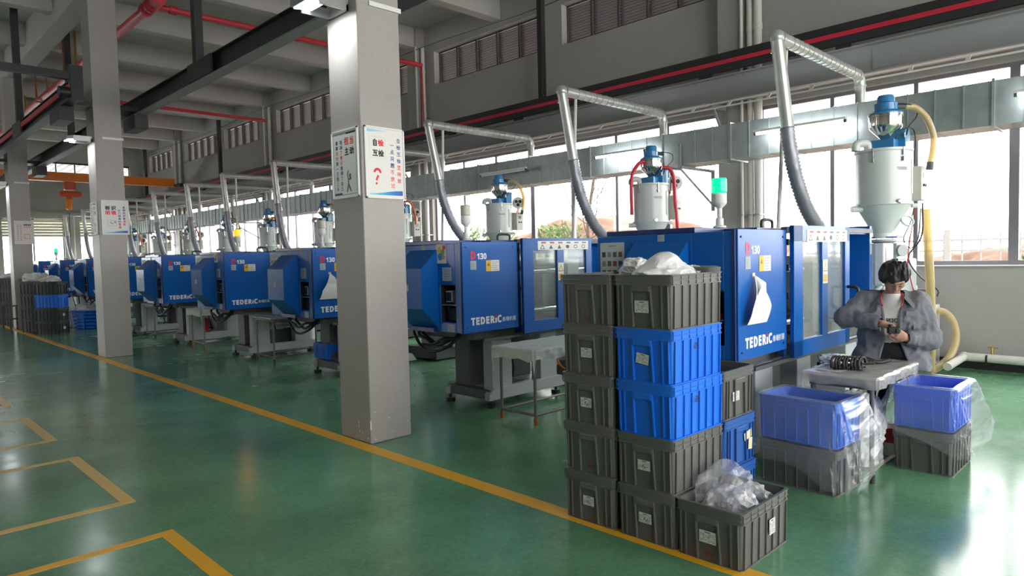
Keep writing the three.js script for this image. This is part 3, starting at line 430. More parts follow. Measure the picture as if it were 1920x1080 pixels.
poster('wall_poster', 'pale poster on aisle side of the second column', posterTex.left, 0.4, 0.58, [-13.85, 2.47, -3.279], 0);
poster('wall_poster', 'pale pink poster on the farthest column at the left', posterTex.far, 0.44, 0.62, [-22.3 + 0.251, 2.56, -3.56], Math.PI / 2);
// wordmark, model number and stickers worn by the machines
const wordTex = canvasTex(1024, 160, (g, w, h) => {
  g.clearRect(0, 0, w, h); g.fillStyle = g.strokeStyle = '#e9ecec'; g.lineWidth = 9; g.lineJoin = 'miter'; g.font = 'bold 138px sans-serif'; let x = 10;
  for (const c of 'TEDERiC') { if (c === 'i') { g.fillRect(x + 4, 62, 34, 72); g.fillStyle = '#d8223c'; g.fillRect(x + 4, 24, 34, 28); g.fillStyle = '#e9ecec'; x += 46; continue; } g.fillText(c, x, 132); g.strokeText(c, x, 132); x += g.measureText(c).width + 9; }
  [...'泰瑞机器'].forEach((c, i) => han(g, c, x + 8 + i * 72, 62, 68, '#c9d4e6', 2.8));
});
const modelTex = canvasTex(512, 200, (g, w, h) => { g.clearRect(0, 0, w, h); g.fillStyle = '#d4203c'; g.strokeStyle = '#d4203c'; g.lineWidth = 10; g.font = 'bold 185px sans-serif'; g.fillText('D', 8, 165); g.strokeText('D', 8, 165); g.fillStyle = '#e9ecec'; g.strokeStyle = '#e9ecec'; g.lineWidth = 5; g.font = 'bold 135px sans-serif'; g.fillText('130', 160, 164); g.strokeText('130', 160, 164); });
const hopperTex = canvasTex(512, 96, (g, w, h) => { g.clearRect(0, 0, w, h); g.font = 'bold 88px sans-serif'; let x = 6; [...'TEDERIC'].forEach((c, i) => { g.fillStyle = i === 5 ? '#c03a44' : '#70777a'; g.fillText(c, x, 80); x += g.measureText(c).width + 4; }); });
const stripTex = canvasTex(768, 128, (g, w, h) => {
  g.fillStyle = '#eceae6'; g.fillRect(0, 0, w, h); for (let i = 0; i < 6; i++) { const x = 20 + i * 124; g.fillStyle = ['#b8474a', '#c8453e', '#c8453e', '#6d6a68', '#8f7f60', '#8f7f60'][i]; g.fillRect(x + 30, 14, 66, 20); g.strokeStyle = '#4c4a4a'; g.lineWidth = 8; g.fillStyle = '#5b5957'; g.beginPath(); if (i < 3) { g.moveTo(x + 46, 52); g.lineTo(x + 74, 112); g.lineTo(x + 18, 112); g.closePath(); i ? g.fill() : g.stroke(); } else { g.arc(x + 48, 82, i === 3 ? 26 : 24, 0, 7); i === 3 ? g.fill() : g.stroke(); } }
});
const yellowTex = canvasTex(192, 128, (g, w, h) => { g.fillStyle = '#e4e2dc'; g.fillRect(0, 0, w, h); g.fillStyle = '#e5b730'; g.fillRect(0, 0, 74, h); g.fillStyle = '#8d7326'; g.beginPath(); g.moveTo(37, 24); g.lineTo(60, 66); g.lineTo(14, 66); g.fill(); g.fillStyle = '#a9a6a2'; for (let i = 0; i < 5; i++) g.fillRect(84, 18 + i * 22, 96 - (i % 2) * 26, 8); });
const warnTex = canvasTex(96, 192, (g, w, h) => { g.fillStyle = '#e4e0d4'; g.fillRect(0, 0, w, h); g.strokeStyle = '#9a7a30'; g.lineWidth = 7; g.beginPath(); g.moveTo(48, 26); g.lineTo(82, 92); g.lineTo(14, 92); g.closePath(); g.stroke(); g.fillStyle = '#d8b451'; g.fillRect(8, 120, 80, 60); });
const plateTex = canvasTex(160, 192, (g, w, h) => { g.fillStyle = '#a9b0b6'; g.fillRect(0, 0, w, h); g.fillStyle = '#646c78'; for (let i = 0; i < 9; i++) g.fillRect(14, 20 + i * 18, 40 + ((i * 37) % 80), 5); });
const sheetTex = canvasTex(256, 320, (g, w, h) => { g.fillStyle = '#b9c0c2'; g.fillRect(0, 0, w, h); g.fillStyle = '#596068'; g.fillRect(90, 26, 80, 6); for (let j = 0; j < 3; j++) for (let i = 0; i < 4; i++) { g.fillStyle = ['#343a40', '#7d858a', '#4b5258', '#8a3a44'][(i + j) % 4]; g.fillRect(20 + i * 58, 80 + j * 78, 38, 44); } });
const kidsTex = canvasTex(128, 160, (g, w, h) => { g.fillStyle = '#d9d4cc'; g.fillRect(0, 0, w, h); [['#cc3a44', 100, 30, 20], ['#e0b84a', 44, 50, 26], ['#5aa36c', 84, 66, 24], ['#4a86bc', 52, 104, 30], ['#d98a4a', 90, 108, 18]].forEach(([c, x, y, r]) => { g.fillStyle = c; g.beginPath(); g.arc(x, y, r, 0, 7); g.fill(); }); });
const noteTex = [1, 2, 3].map((s) => canvasTex(160, 112, (g, w, h) => { const r = rng(s * 77); g.fillStyle = '#cfcfc8'; g.fillRect(0, 0, w, h); g.fillStyle = '#55585a'; g.fillRect(50, 10, 56, 9); for (let i = 0; i < 6; i++) { let x = 10; while (x < 140) { const l = 6 + r() * 22; if (r() < 0.6) g.fillRect(x, 30 + i * 13, Math.min(l, 148 - x), 3 + r() * 3); x += l + 6; } } if (s > 1) { g.strokeStyle = '#1c1e20'; g.lineWidth = 4; g.beginPath(); g.moveTo(30 + s * 8, 90); g.lineTo(56 + s * 6, 50); g.lineTo(70 + s * 6, 84); g.lineTo(110, 70); g.stroke(); } }));
const stampTex = canvasTex(96, 128, (g, w, h) => { g.clearRect(0, 0, w, h); const r = rng(5); g.fillStyle = 'rgba(150,44,36,.75)'; for (let i = 0; i < 3; i++) { g.fillRect(40 - i * 4, 10 + i * 16, 20 + i * 6, 5); } for (let i = 0; i < 60; i++) g.fillRect(10 + r() * 72, 62 + r() * 44, 5 + r() * 6, 3 + r() * 4); });
const markTex = canvasTex(96, 80, (g, w, h) => { g.clearRect(0, 0, w, h); const r = rng(9); g.fillStyle = 'rgba(70,62,80,.8)'; for (let i = 0; i < 70; i++) g.fillRect(8 + r() * 72, 10 + r() * 54, 4 + r() * 9, 3 + r() * 4); });
const decal = (tex, rough = 0.4) => new THREE.MeshStandardMaterial({ map: tex, transparent: true, roughness: rough, side: THREE.DoubleSide });
const D = { word: decal(wordTex), model: decal(modelTex), hopper: decal(hopperTex), stamp: decal(stampTex), mark: decal(markTex) };
const solid = (tex) => new THREE.MeshStandardMaterial({ map: tex, roughness: 0.55, side: THREE.DoubleSide });
Object.assign(D, { strip: solid(stripTex), yellow: solid(yellowTex), warn: solid(warnTex), plate: solid(plateTex), sheet: solid(sheetTex), kids: solid(kidsTex), notes: noteTex.map(solid) });
// flat print w x h facing +x (at z centre) or +z
const faceX = (w, h, x, y, z) => new THREE.PlaneGeometry(w, h).rotateY(Math.PI / 2).translate(x, y, z);
const faceZ = (w, h, x, y, z, tilt = 0) => new THREE.PlaneGeometry(w, h).rotateZ(tilt).translate(x, y, z);
// ================= the moulding machines =================
const CORNER = [-2.28, -5.23, -8.27, -11.16, -14.14, -17.0, -19.74, -22.62, -25.53, -28.4], FRONT = -4.44;
function makeMachine(label) {
  const t = thing('moulding_machine', label, 'machine', [0, 0, FRONT], 0, 'blue moulding machines in a row');
  // clamp housing with the recess at its front right
  part('clamp_housing', [span(-1.21, -0.34, 0.87, 1.78, -0.8, 0, 0.008), span(-0.34, -0.09, 1.36, 1.78, -0.8, 0, 0.004), span(-0.34, -0.09, 0.87, 0.97, -0.8, 0, 0.004), span(-0.09, -0.004, 0.87, 1.78, -0.8, 0, 0.006), span(-0.34, -0.09, 0.95, 1.4, -0.8, -0.2)], M.blue, t);
  part('recess_dark_sheet', [span(-0.336, -0.094, 0.972, 1.358, -0.199, -0.19), span(-0.3395, -0.334, 0.972, 1.358, -0.19, -0.012), span(-0.336, -0.094, 1.352, 1.3595, -0.19, -0.012)], M.black, t, 'black sheets darkening the switch recess');  // thin black sheets added to darken the blue recess walls
  const sw = part('switch_box', soft(0.1, 0.12, 0.09, 0.006, -0.25, 1.235, -0.09), M.machineGrey, t); part('switch_face', soft(0.075, 0.09, 0.01, 0.003, -0.25, 1.235, -0.042), M.black, sw); part('red_knob', rod(V(-0.155, 1.165, -0.1), V(-0.155, 1.165, -0.05), 0.022, 16), M.red, sw);
  part('shelf_plate', span(-0.33, -0.1, 1.145, 1.155, -0.18, -0.01), M.steel, t); part('valve_block', [soft(0.14, 0.13, 0.1, 0.008, -0.22, 1.05, -0.1), rod(V(-0.28, 1.0, -0.1), V(-0.28, 1.13, -0.06), 0.02, 10), rod(V(-0.17, 0.99, -0.08), V(-0.17, 1.12, -0.05), 0.016, 10)], M.black, t);
  // side panel with the maker's name
  const sp = part('side_panel', [span(-0.004, 0.012, 0.865, 1.795, -0.8, -0.015, 0.005)], M.blue, t); part('panel_edge', span(-0.03, -0.001, 0.865, 1.79, -0.022, 0.004, 0.003), M.navy, sp);
  part('wordmark', faceX(0.74, 0.116, 0.0135, 0.982, -0.475), D.word, sp); part('model_number', faceX(0.31, 0.121, 0.0135, 1.655, -0.27), D.model, sp); part('sticker', faceX(0.19, 0.115, 0.014, 1.545, -0.43), D.yellow, sp); part('sticker', faceX(0.08, 0.09, 0.0138, 1.555, -0.16), D.plate, sp);
  part('screw', [[1.74, -0.74], [1.74, -0.06], [0.92, -0.74], [0.92, -0.06]].map(([y, z]) => rod(V(0.01, y, z), V(0.017, y, z), 0.009, 8)), M.black, sp);
  // hood in front
  const prof = [[0, 1.72], [0.21, 1.53], [0.21, 1.115], [0, 0.9]]; part('hood', extrude(prof, 0.466, 0.004).rotateY(-Math.PI / 2).translate(-0.372, 0, 0.001), M.blue, t); part('hood_foot', span(-0.8, -0.4, 0.862, 0.905, -0.05, 0.05), M.navy, t);
  part('name_plate', faceZ(0.07, 0.075, -0.63, 1.33, 0.2165), D.plate, t); part('instruction_sheet', faceZ(0.24, 0.3, -1.06, 1.58, 0.0015), D.sheet, t); part('label_plate', faceZ(0.15, 0.14, -0.215, 1.47, 0.0015), D.plate, t); part('label_plate', faceZ(0.11, 0.08, -0.17, 0.915, 0.0015), D.plate, t); part('label_plate', faceZ(0.06, 0.05, -0.6, 1.75, 0.0015), D.plate, t);
  part('top_cover', [span(-1.16, -0.35, 1.78, 1.822, -0.78, -0.06, 0.006), span(-0.9, -0.08, 1.78, 1.815, -1.5, -0.5, 0.006)], M.navy, t);
  part('lifting_handle', [tube([V(-0.1, 1.8, -0.62), V(-0.1, 1.86, -0.62), V(-0.1, 1.875, -0.66), V(-0.1, 1.875, -0.76), V(-0.1, 1.86, -0.8), V(-0.1, 1.8, -0.8)], 0.012, 24, 8)], M.black, t);
  // sliding safety door
  const d = part('safety_door', [span(0.02, 0.056, 0.79, 0.92, -2.03, -0.84, 0.004), span(0.02, 0.056, 1.7, 1.83, -2.03, -0.84, 0.004), span(0.02, 0.056, 0.79, 1.83, -1.01, -0.84, 0.004), span(0.02, 0.056, 0.79, 1.83, -2.03, -1.92, 0.004), span(0.02, 0.056, 0.9, 1.72, -1.52, -1.4, 0.004)], M.blue, t);
  part('door_window', span(0.03, 0.034, 0.915, 1.705, -1.405, -1.005), M.acrylic, d); part('door_window', span(0.03, 0.034, 0.915, 1.705, -1.925, -1.515), M.acrylic, d);
  part('warning_strip', faceX(0.88, 0.1, 0.058, 1.748, -1.52), D.strip, d); part('warning_sticker', faceX(0.1, 0.2, 0.058, 1.45, -1.46), D.warn, d);
  part('door_handle', tube([V(0.056, 1.1, -1.975), V(0.12, 1.1, -1.975), V(0.145, 1.125, -1.975), V(0.145, 1.27, -1.975), V(0.12, 1.295, -1.975), V(0.056, 1.295, -1.975)], 0.014, 30, 10, 0.2), M.black, d);
  part('door_rail', span(-0.03, 0.0, 0.755, 0.785, -3.3, -0.3), M.darkGrey, t); part('door_rail', span(-0.03, 0.018, 1.78, 1.82, -2.76, -0.8), M.darkGrey, t); part('gap_post', [span(-0.06, -0.01, 0.8, 1.79, -0.86, -0.8)], M.navy, t); part('latch', [1.7, 1.5, 1.28].map((y) => soft(0.02, 0.05, 0.02, 0.004, 0.012, y, -0.83)), M.black, t);
  // inside the door: platens, tie bars, mould
  part('platen', span(-0.98, -0.22, 0.86, 1.58, -1.1, -0.88, 0.01), M.machineGrey, t); part('platen', span(-0.98, -0.22, 0.86, 1.58, -2.12, -1.9, 0.01), M.machineGrey, t);
  for (const [x, y] of [[-0.3, 1.0], [-0.3, 1.46], [-0.9, 1.0], [-0.9, 1.46]]) part('tie_bar', rod(V(x, y, -0.85), V(x, y, -2.3), 0.04, 16), M.chrome, t);
  part('mould', [span(-0.78, -0.42, 1.02, 1.42, -1.44, -1.1, 0.01), span(-0.78, -0.42, 1.02, 1.42, -1.9, -1.66, 0.01)], M.steel, t); part('mould_fitting', [rod(V(-0.42, 1.1, -1.3), V(-0.34, 1.1, -1.3), 0.02), rod(V(-0.42, 1.2, -1.22), V(-0.32, 1.16, -1.22), 0.016), rod(V(-0.42, 1.12, -1.76), V(-0.3, 1.02, -1.8), 0.02)], M.brass, t);
  part('back_guard', [span(-1.2, -1.17, 0.8, 1.2, -2.7, -0.8), span(-1.2, -1.17, 1.66, 1.82, -2.7, -0.8), span(-1.2, -1.17, 0.8, 1.82, -1.65, -1.5)], M.blue, t);
  // rear guard beside the door, its post
  part('rear_guard', [span(-0.34, -0.31, 0.86, 1.82, -2.72, -2.04), span(-0.34, -0.02, 1.77, 1.825, -2.74, -2.04)], M.blue, t); part('guard_post', [span(-0.32, 0.004, 0.86, 1.85, -2.78, -2.72, 0.006)], M.blue, t); part('post_label', faceX(0.05, 0.09, 0.006, 1.62, -2.75).translate(0, 0, 0.0), D.plate, t);
  // console, injection unit
  const cs = part('console', soft(0.1, 0.42, 0.3, 0.02, 0.05, 1.47, -2.98), M.white, t, 'white control console'); part('screen', span(0.1, 0.104, 1.49, 1.64, -3.09, -2.87, 0.004), M.screen, cs); part('keypad', span(0.1, 0.103, 1.3, 1.46, -3.09, -2.87), M.beige, cs);
  part('console_arm', [rod(V(0.02, 1.26, -2.98), V(-0.2, 1.0, -2.98), 0.03, 12)], M.white, t);
  part('barrel', [rod(V(-0.5, 1.25, -2.1), V(-0.5, 1.25, -3.4), 0.085, 20)], M.steel, t); for (const z of [-2.5, -2.8, -3.1]) part('heater_band', rod(V(-0.5, 1.25, z), V(-0.5, 1.25, z - 0.2), 0.105, 20), M.machineGrey, t);
  part('injection_carriage', [span(-0.82, -0.05, 1.0, 1.5, -4.5, -3.35, 0.02), span(-0.36, 0.05, 1.5, 1.68, -3.78, -3.4, 0.01)], M.machineGrey, t); part('feed_throat', [lathe([[0.09, 1.5], [0.09, 1.68], [0.13, 1.7], [0.13, 1.725], [0.05, 1.725]], 20).translate(-0.14, 0, -3.59), rod(V(0.0, 1.6, -3.5), V(0.1, 1.6, -3.43), 0.06, 18)], M.machineGrey, t);
  part('hydraulic_cylinder', [rod(V(-0.25, 1.12, -4.4), V(-0.25, 1.12, -5.0), 0.08, 16), rod(V(-0.62, 1.12, -4.4), V(-0.62, 1.12, -5.0), 0.08, 16)], M.machineGrey, t);
  // bed, cabinets, legs, skid
  part('bed_beam', [span(-1.12, -0.14, 0.76, 0.865, -2.2, -0.28, 0.01), span(-1.02, -0.16, 0.76, 0.95, -5.1, -2.2, 0.01)], M.darkGrey, t);
  const cb = part('electric_cabinet', [span(-0.98, -0.14, 0.2, 0.76, -4.6, -2.5, 0.01)], M.machineGrey, t); for (const z of [-3.02, -3.55, -4.08]) part('cabinet_door', span(-0.14, -0.128, 0.24, 0.72, z - 0.24, z + 0.24, 0.004), M.machineGrey, cb); part('vent', [...Array(8)].map((_, i) => span(-0.13, -0.124, 0.34 + i * 0.03, 0.35 + i * 0.03, -3.2, -2.86)), M.black, cb);
  part('leg', span(-0.73, -0.47, 0.2, 0.77, -0.82, -0.5, 0.008), M.darkGrey, t); part('leg', span(-0.23, -0.09, 0.2, 0.77, -0.78, -0.48, 0.008), M.machineGrey, t); part('leg', span(-0.24, -0.09, 0.2, 0.77, -1.52, -1.24, 0.008), M.machineGrey, t); part('leg', span(-0.73, -0.5, 0.2, 0.77, -1.5, -1.2, 0.008), M.darkGrey, t);
  const skid = (x) => extrude([[-0.42, 0.1], [-1.5, 0.1], [-1.72, 0.1], [-1.64, 0.2], [-1.55, 0.22], [-0.5, 0.22], [-0.42, 0.17]].map(([z, y]) => [-z, y]), 0.07, 0.004).rotateY(Math.PI / 2).translate(x, 0, 0);
  part('skid_beam', skid(-0.82), M.machineGrey, t); part('skid_beam', skid(-0.145), M.machineGrey, t); part('skid_crossbeam', span(-0.78, -0.1, 0.1, 0.205, -0.54, -0.44, 0.006), M.darkGrey, t); part('skid_crossbeam', span(-0.78, -0.1, 0.1, 0.205, -1.6, -1.5, 0.006), M.machineGrey, t); part('drip_tray', span(-0.76, -0.14, 0.18, 0.2, -1.52, -0.52), M.machineGrey, t);
  for (const [x, z] of [[-0.78, -0.46], [-0.16, -0.52], [-0.78, -1.55], [-0.14, -1.55]]) part('foot', [rod(V(x, 0, z), V(x, 0.045, z), 0.055, 16), rod(V(x, 0.04, z), V(x, 0.13, z), 0.018, 8)], M.black, t);
  part('hydraulic_base', [span(-0.95, -0.2, 0.02, 0.2, -4.9, -2.2, 0.01)], M.darkGrey, t);
  // hydraulic hoses looping under the front
  for (const [x0, x1, dep, z, r] of [[-1.03, -0.38, 0.61, -0.16, 0.017], [-0.97, -0.42, 0.68, -0.24, 0.02], [-0.86, -0.36, 0.71, -0.1, 0.016], [-0.8, -0.44, 0.74, -0.32, 0.02]]) part('hydraulic_hose', tube([V(x0 - 0.02, 0.88, z - 0.06), V(x0, 0.8, z), V(x0 + 0.14, dep + 0.04, z), V((x0 + x1) / 2, dep, z), V(x1 - 0.1, dep + 0.06, z - 0.02), V(x1, 0.78, z - 0.1), V(x1, 0.87, z - 0.16)], r, 36, 10), M.rubber, t);
  part('water_hose', tube([V(-0.3, 0.8, -0.9), V(-0.26, 0.5, -0.95), V(-0.3, 0.3, -1.0), V(-0.5, 0.22, -1.05), V(-0.9, 0.04, -0.95)], 0.012, 36, 8), M.rubber, t);
  return t;
}
const machineLabel = ['nearest blue moulding machine, a worker standing beside its sliding door', 'second blue moulding machine, behind and right of the nearest column', 'third blue moulding machine, half hidden left of the nearest column', 'fourth blue moulding machine from the front, a thin steel table before it', 'fifth blue moulding machine, between the two nearest columns', 'sixth blue moulding machine, peeping out right of the second column', 'seventh blue moulding machine, just left of the second column', 'eighth blue moulding machine, right of the far dark crate stack', 'ninth blue moulding machine, far off beside the farthest column', 'farthest blue moulding machine, behind the farthest column'];
const machine0 = makeMachine(machineLabel[0]); machine0.position.x = CORNER[0];
for (let k = 1; k < 10; k++) copy(machine0, [CORNER[k], 0, FRONT], 0, machineLabel[k]);

// hopper dryers; right/near turn offsets seen from the camera into the machine's axes
const RT = (a, b) => [0.7 * a + 0.71 * b, -0.71 * a + 0.7 * b];
const ordinals = ['nearest', 'second', 'third', 'fourth', 'fifth', 'sixth', 'seventh', 'eighth', 'ninth', 'farthest'];
function makeHopper(label, x, s, hoseMat, opt = {}) {
  const t = thing('hopper_dryer', label, 'hopper', [x, 1.737, -8.03], 0, 'white hopper dryers on the machines'); t.scale.setScalar(s);
  const Y = (y) => y - 1.725, at = (a, y, b) => { const [p, q] = RT(a, b); return V(p, Y(y), q); };
  part('cone', lathe([[0.09, 0], [0.105, 0.0], [0.105, 0.03], [0.1, 0.05], [0.262, 0.34], [0.27, 0.35]], 40), M.hopper, t);
  const b = part('barrel', lathe([[0.27, 0.345], [0.285, 0.35], [0.285, 0.368], [0.267, 0.37], [0.267, 0.905], [0.283, 0.91], [0.283, 0.935], [0.05, 0.945]], 44), M.hopper, t);
  { const cg = new THREE.CylinderGeometry(0.2685, 0.2685, 0.05, 12, 1, true, 0, 0.72).rotateY(0.75 + 0.02); part('wordmark', cg.translate(0, Y(2.44), 0), D.hopper, b); const sl = at(0.205, 2.36, 0.172); part('sight_glass', soft(0.02, 0.36, 0.03, 0.006, sl.x, sl.y, sl.z, 0, 0.8), M.white, b); }
  for (const a of [-0.21, 0.06]) { const p = at(a, 2.6, Math.sqrt(0.0729 - a * a) + 0.012); part('lid_clamp', [soft(0.016, 0.09, 0.016, 0.004, p.x, p.y + 0.02, p.z), soft(0.022, 0.05, 0.02, 0.004, p.x, p.y - 0.06, p.z)], a < 0 ? M.steel : M.chrome, b); }
  { const p = at(0.02, 2.1, 0.29); part('ring_clamp', [soft(0.05, 0.03, 0.03, 0.006, p.x, p.y, p.z, 0, 0.8), soft(0.02, 0.05, 0.04, 0.005, p.x, p.y, p.z, 0, 0.8)], M.chrome, b); }
  part('side_port', rod(at(-0.24, 2.04, 0.02), at(-0.35, 2.04, 0.02), 0.034, 16), M.hopper, t); part('side_port', rod(at(0.25, 2.06, 0.1), at(0.31, 2.06, 0.1), 0.025, 12), M.hopper, t); part('exhaust_elbow', tube([at(-0.16, 2.66, 0.0), at(-0.16, 2.7, 0.0), at(-0.18, 2.735, 0), at(-0.24, 2.745, 0), at(-0.29, 2.72, 0), at(-0.295, 2.66, 0)], 0.045, 24, 14), M.hopper, t);
  { const w = at(0.17, 1.9, 0.16); part('cone_window', place(new THREE.TorusGeometry(0.06, 0.012, 8, 20), w.x, w.y, w.z, -0.5, 0.8), M.hopper, t); }
  part('slide_gate', [soft(0.3, 0.02, 0.18, 0.004, 0.02, 0.006, 0), rod(at(0.08, 1.74, 0.03), at(0.2, 1.745, 0.03), 0.012, 10)], M.chrome, t);
  // vacuum loader
  const L = part('vacuum_loader', [soft(0.3, 0.1, 0.24, 0.008, ...at(-0.01, 2.715, 0.0).toArray(), 0, 0), soft(0.16, 0.21, 0.16, 0.01, ...at(0.16, 2.77, 0.03).toArray())], M.loaderBlue, t, 'blue vacuum loader');
  const o = at(0.015, 0, 0.02); part('chrome_bowl', lathe([[0.05, Y(2.75)], [0.06, Y(2.79)], [0.155, Y(2.89)], [0.163, Y(2.92)], [0.163, Y(3.01)], [0.17, Y(3.015)], [0.17, Y(3.03)]], 36).translate(o.x, 0, o.z), M.chrome, L, 'polished steel bowl'); part('motor_cap', lathe([[0.17, Y(3.03)], [0.17, Y(3.045)], [0.125, Y(3.075)], [0.115, Y(3.08)], [0.115, Y(3.15)], [0.085, Y(3.165)], [0.083, Y(3.22)], [0.07, Y(3.24)], [0.005, Y(3.245)]], 32).translate(o.x, 0, o.z), M.loaderBlue, L);
  part('suction_port', rod(at(0.1, 3.12, 0.05), at(0.2, 3.115, 0.06), 0.03, 14), M.darkGrey, L); { const w = at(0.13, 2.8, 0.125); part('warning_label', place(new THREE.PlaneGeometry(0.05, 0.05), w.x + 0.03, w.y, w.z, 0, Math.PI / 2), D.warn, L); }
  part('cable', tube([at(0.08, 3.14, 0.08), at(0.2, 3.13, 0.1), at(0.33, 3.1, 0.05), at(0.33, 3.0, 0.04), at(0.22, 2.9, 0.1), at(0.17, 2.8, 0.14)], 0.006, 40, 6), M.black, L); part('cable', tube([at(0.02, 2.74, 0.16), at(0.12, 2.85, 0.17), at(0.26, 2.87, 0.1), at(0.3, 2.75, 0.08), at(0.28, 2.5, 0.1)], 0.007, 40, 6), M.black, L);
  // control box at the right
  const c = at(0.37, 2.3, -0.02), cb = part('control_box', soft(0.15, 0.36, 0.19, 0.008, c.x, c.y, c.z), M.beige, t, 'beige control box'); part('display', span(c.x + 0.075, c.x + 0.08, c.y + 0.05, c.y + 0.11, c.z - 0.03, c.z + 0.04), M.screen, cb); for (const q of [-0.03, 0.03]) part('knob', rod(V(c.x + 0.075, c.y - 0.02, c.z + q), V(c.x + 0.09, c.y - 0.02, c.z + q), 0.014, 12), M.black, cb);
  if (opt.fan) { const f = at(0.4, 2.68, -0.1), fm = part('blower', [rod(V(f.x - 0.05, f.y, f.z - 0.03), V(f.x + 0.04, f.y, f.z + 0.05), 0.115, 24), rod(V(f.x, f.y - 0.08, f.z), V(f.x - 0.05, f.y - 0.35, f.z), 0.03, 10)], M.white, t, 'round white blower with black openings'); for (let i = 0; i < 3; i++) { const a = (i * 2.094) + 0.5, ux = 0.664, uz = -0.747; const ct = V(f.x + 0.043 + Math.cos(a) * 0.045 * ux, f.y + Math.sin(a) * 0.045, f.z + 0.053 + Math.cos(a) * 0.045 * uz); part('opening', rod(ct, ct.clone().add(V(0.006, 0, 0.006)), 0.032, 12), M.black, fm); } if (opt.alarm) part('alarm_lamp', rod(V(c.x, c.y + 0.18, c.z), V(c.x, c.y + 0.215, c.z), 0.02, 12), M.lampRedSmall, cb); }
  // conveying hoses
  if (hoseMat === M.hose) { part('material_hose', ribbedTube([at(0.2, 3.115, 0.06), at(0.3, 3.1, 0.06), at(0.42, 3.0, 0.06), at(0.5, 2.8, 0.06), at(0.5, 2.65, 0.06), at(0.47, 2.5, 0.06)], 0.03, 0.016, 0.004), hoseMat, t, 'cream corrugated hose'); part('hose_end', rod(at(0.472, 2.52, 0.06), at(0.465, 2.44, 0.06), 0.035, 14), M.darkGrey, t); }
  else if (hoseMat === M.redHose) { part('material_hose', tube([at(-0.1, 3.0, 0.12), at(-0.2, 2.96, 0.12), at(-0.3, 2.78, 0.1), at(-0.31, 2.5, 0.08), at(-0.3, 2.2, 0.05)], 0.025, 30, 12), hoseMat, t, 'red hose'); part('material_hose', tube([at(0.17, 2.9, 0.1), at(0.28, 2.88, 0.1), at(0.34, 2.75, 0.08), at(0.36, 2.4, 0.08), at(0.4, 1.9, 0.08)], 0.028, 30, 12), hoseMat, t, 'red hose'); }
  else part('material_hose', tube([at(0.17, 2.95, 0.1), at(0.27, 2.93, 0.1), at(0.34, 2.8, 0.08), at(0.39, 2.6, 0.06), at(0.4, 2.4, 0.06)], 0.026, 30, 12), hoseMat, t, 'orange hose');
  return t;
}
const HX = CORNER.map((x) => x - 0.14);
makeHopper('nearest and largest white hopper dryer, cream hose beside its blue loader', HX[0], 1.0, M.hose);
makeHopper('white hopper dryer with two red hoses, second from the right', HX[1], 0.9, M.redHose, { fan: true, alarm: true });
const hop2 = makeHopper('white hopper dryer third from right, round blower beside it', HX[2], 0.84, M.hose, { fan: true, alarm: true });
const hop3 = makeHopper('white hopper dryer with an orange hose, just right of the nearest column', HX[3], 0.84, M.orangeHose, { fan: true });
for (let k = 4; k < 10; k++) copy(k % 2 ? hop3 : hop2, [HX[k], 1.737, -8.03], 0, `white hopper dryer on the ${ordinals[k]} machine of the row`);

// exhaust arms: hose from the machine, pipe across to the duct, pole under it
function makeArm(label, lean = 1) {
  const t = thing('exhaust_arm', label, 'exhaust pipe', [0, 0, 0], 0, 'exhaust arms between machines and duct'); const y = 3.87, z0 = -7.12, z1 = -9.6, r = 0.066;
  const h = [rod(V(0, y, z0 - 0.06), V(0, y, z1 + 0.1), r, 20)]; for (let z = z0 - 0.3; z > z1 + 0.1; z -= 0.13) h.push(rod(V(0, y, z), V(0, y, z - 0.014), r + 0.006, 20)); part('cross_pipe', h, M.pipeZinc, t);
  part('elbow', [new THREE.SphereGeometry(0.078, 20, 14).translate(0, y - 0.005, z0), rod(V(0, y, z0 - 0.05), V(0, y, z0 - 0.07), 0.076, 20)], M.pipeZinc, t); part('elbow', [tube([V(0, y, z1 + 0.12), V(0, y - 0.005, z1 + 0.06), V(0, y - 0.05, z1 + 0.015), V(0, y - 0.12, z1)], r, 12, 18), rod(V(0, y, z1 + 0.12), V(0, y, z1 + 0.14), 0.074, 20), rod(V(0, y - 0.12, z1), V(0, y - 0.14, z1), 0.074, 20)], M.pipeZinc, t);
  part('drop_pipe', rod(V(0, y - 0.12, z1), V(0, 3.512, z1), r * 0.95, 20), M.pipeZinc, t);
  part('riser_pipe', [rod(V(0, y - 0.02, z0), V(0.03, 2.86, z0 - 0.2 * lean), 0.068, 20), rod(V(0.0, y - 0.12, z0 - 0.02), V(0.001, y - 0.15, z0 - 0.025), 0.076, 20)], M.pipeZinc, t);
  part('flexible_hose', ribbedTube([V(0.025, 2.95, z0 - 0.18 * lean), V(0.04, 2.7, z0 - 0.22 * lean), V(0.07, 2.35, z0 - 0.34 * lean), V(0.11, 2.05, z0 - 0.52 * lean), V(0.16, 1.82, z0 - 0.75 * lean), V(0.17, 1.72, z0 - 0.8 * lean)], 0.068, 0.042, 0.014, 16), M.flex, t, 'grey corrugated hose');
  part('support_pole', [rod(V(-0.2, 0.96, z0 - 0.36), V(-0.06, y - 0.05, z0 - 0.36), 0.022, 12)], M.pvc, t); part('side_pipe', rod(V(-0.06, y - 0.1, z0 - 0.02), V(0.0, 2.8, z0 - 0.17), 0.016, 8), M.chrome, t);
  return t;
}
const AX = CORNER.map((x, k) => x - (k < 3 ? [0.89, 0.93, 0.85][k] : k < 6 ? 0.68 : 0.5));
const arm0 = makeArm('nearest galvanised exhaust arm, rising behind the nearest machine'); arm0.position.x = AX[0];
for (let k = 1; k < 4; k++) copy(arm0, [AX[k], 0, 0], 0, `galvanised exhaust arm rising from the ${ordinals[k]} machine of the row`);
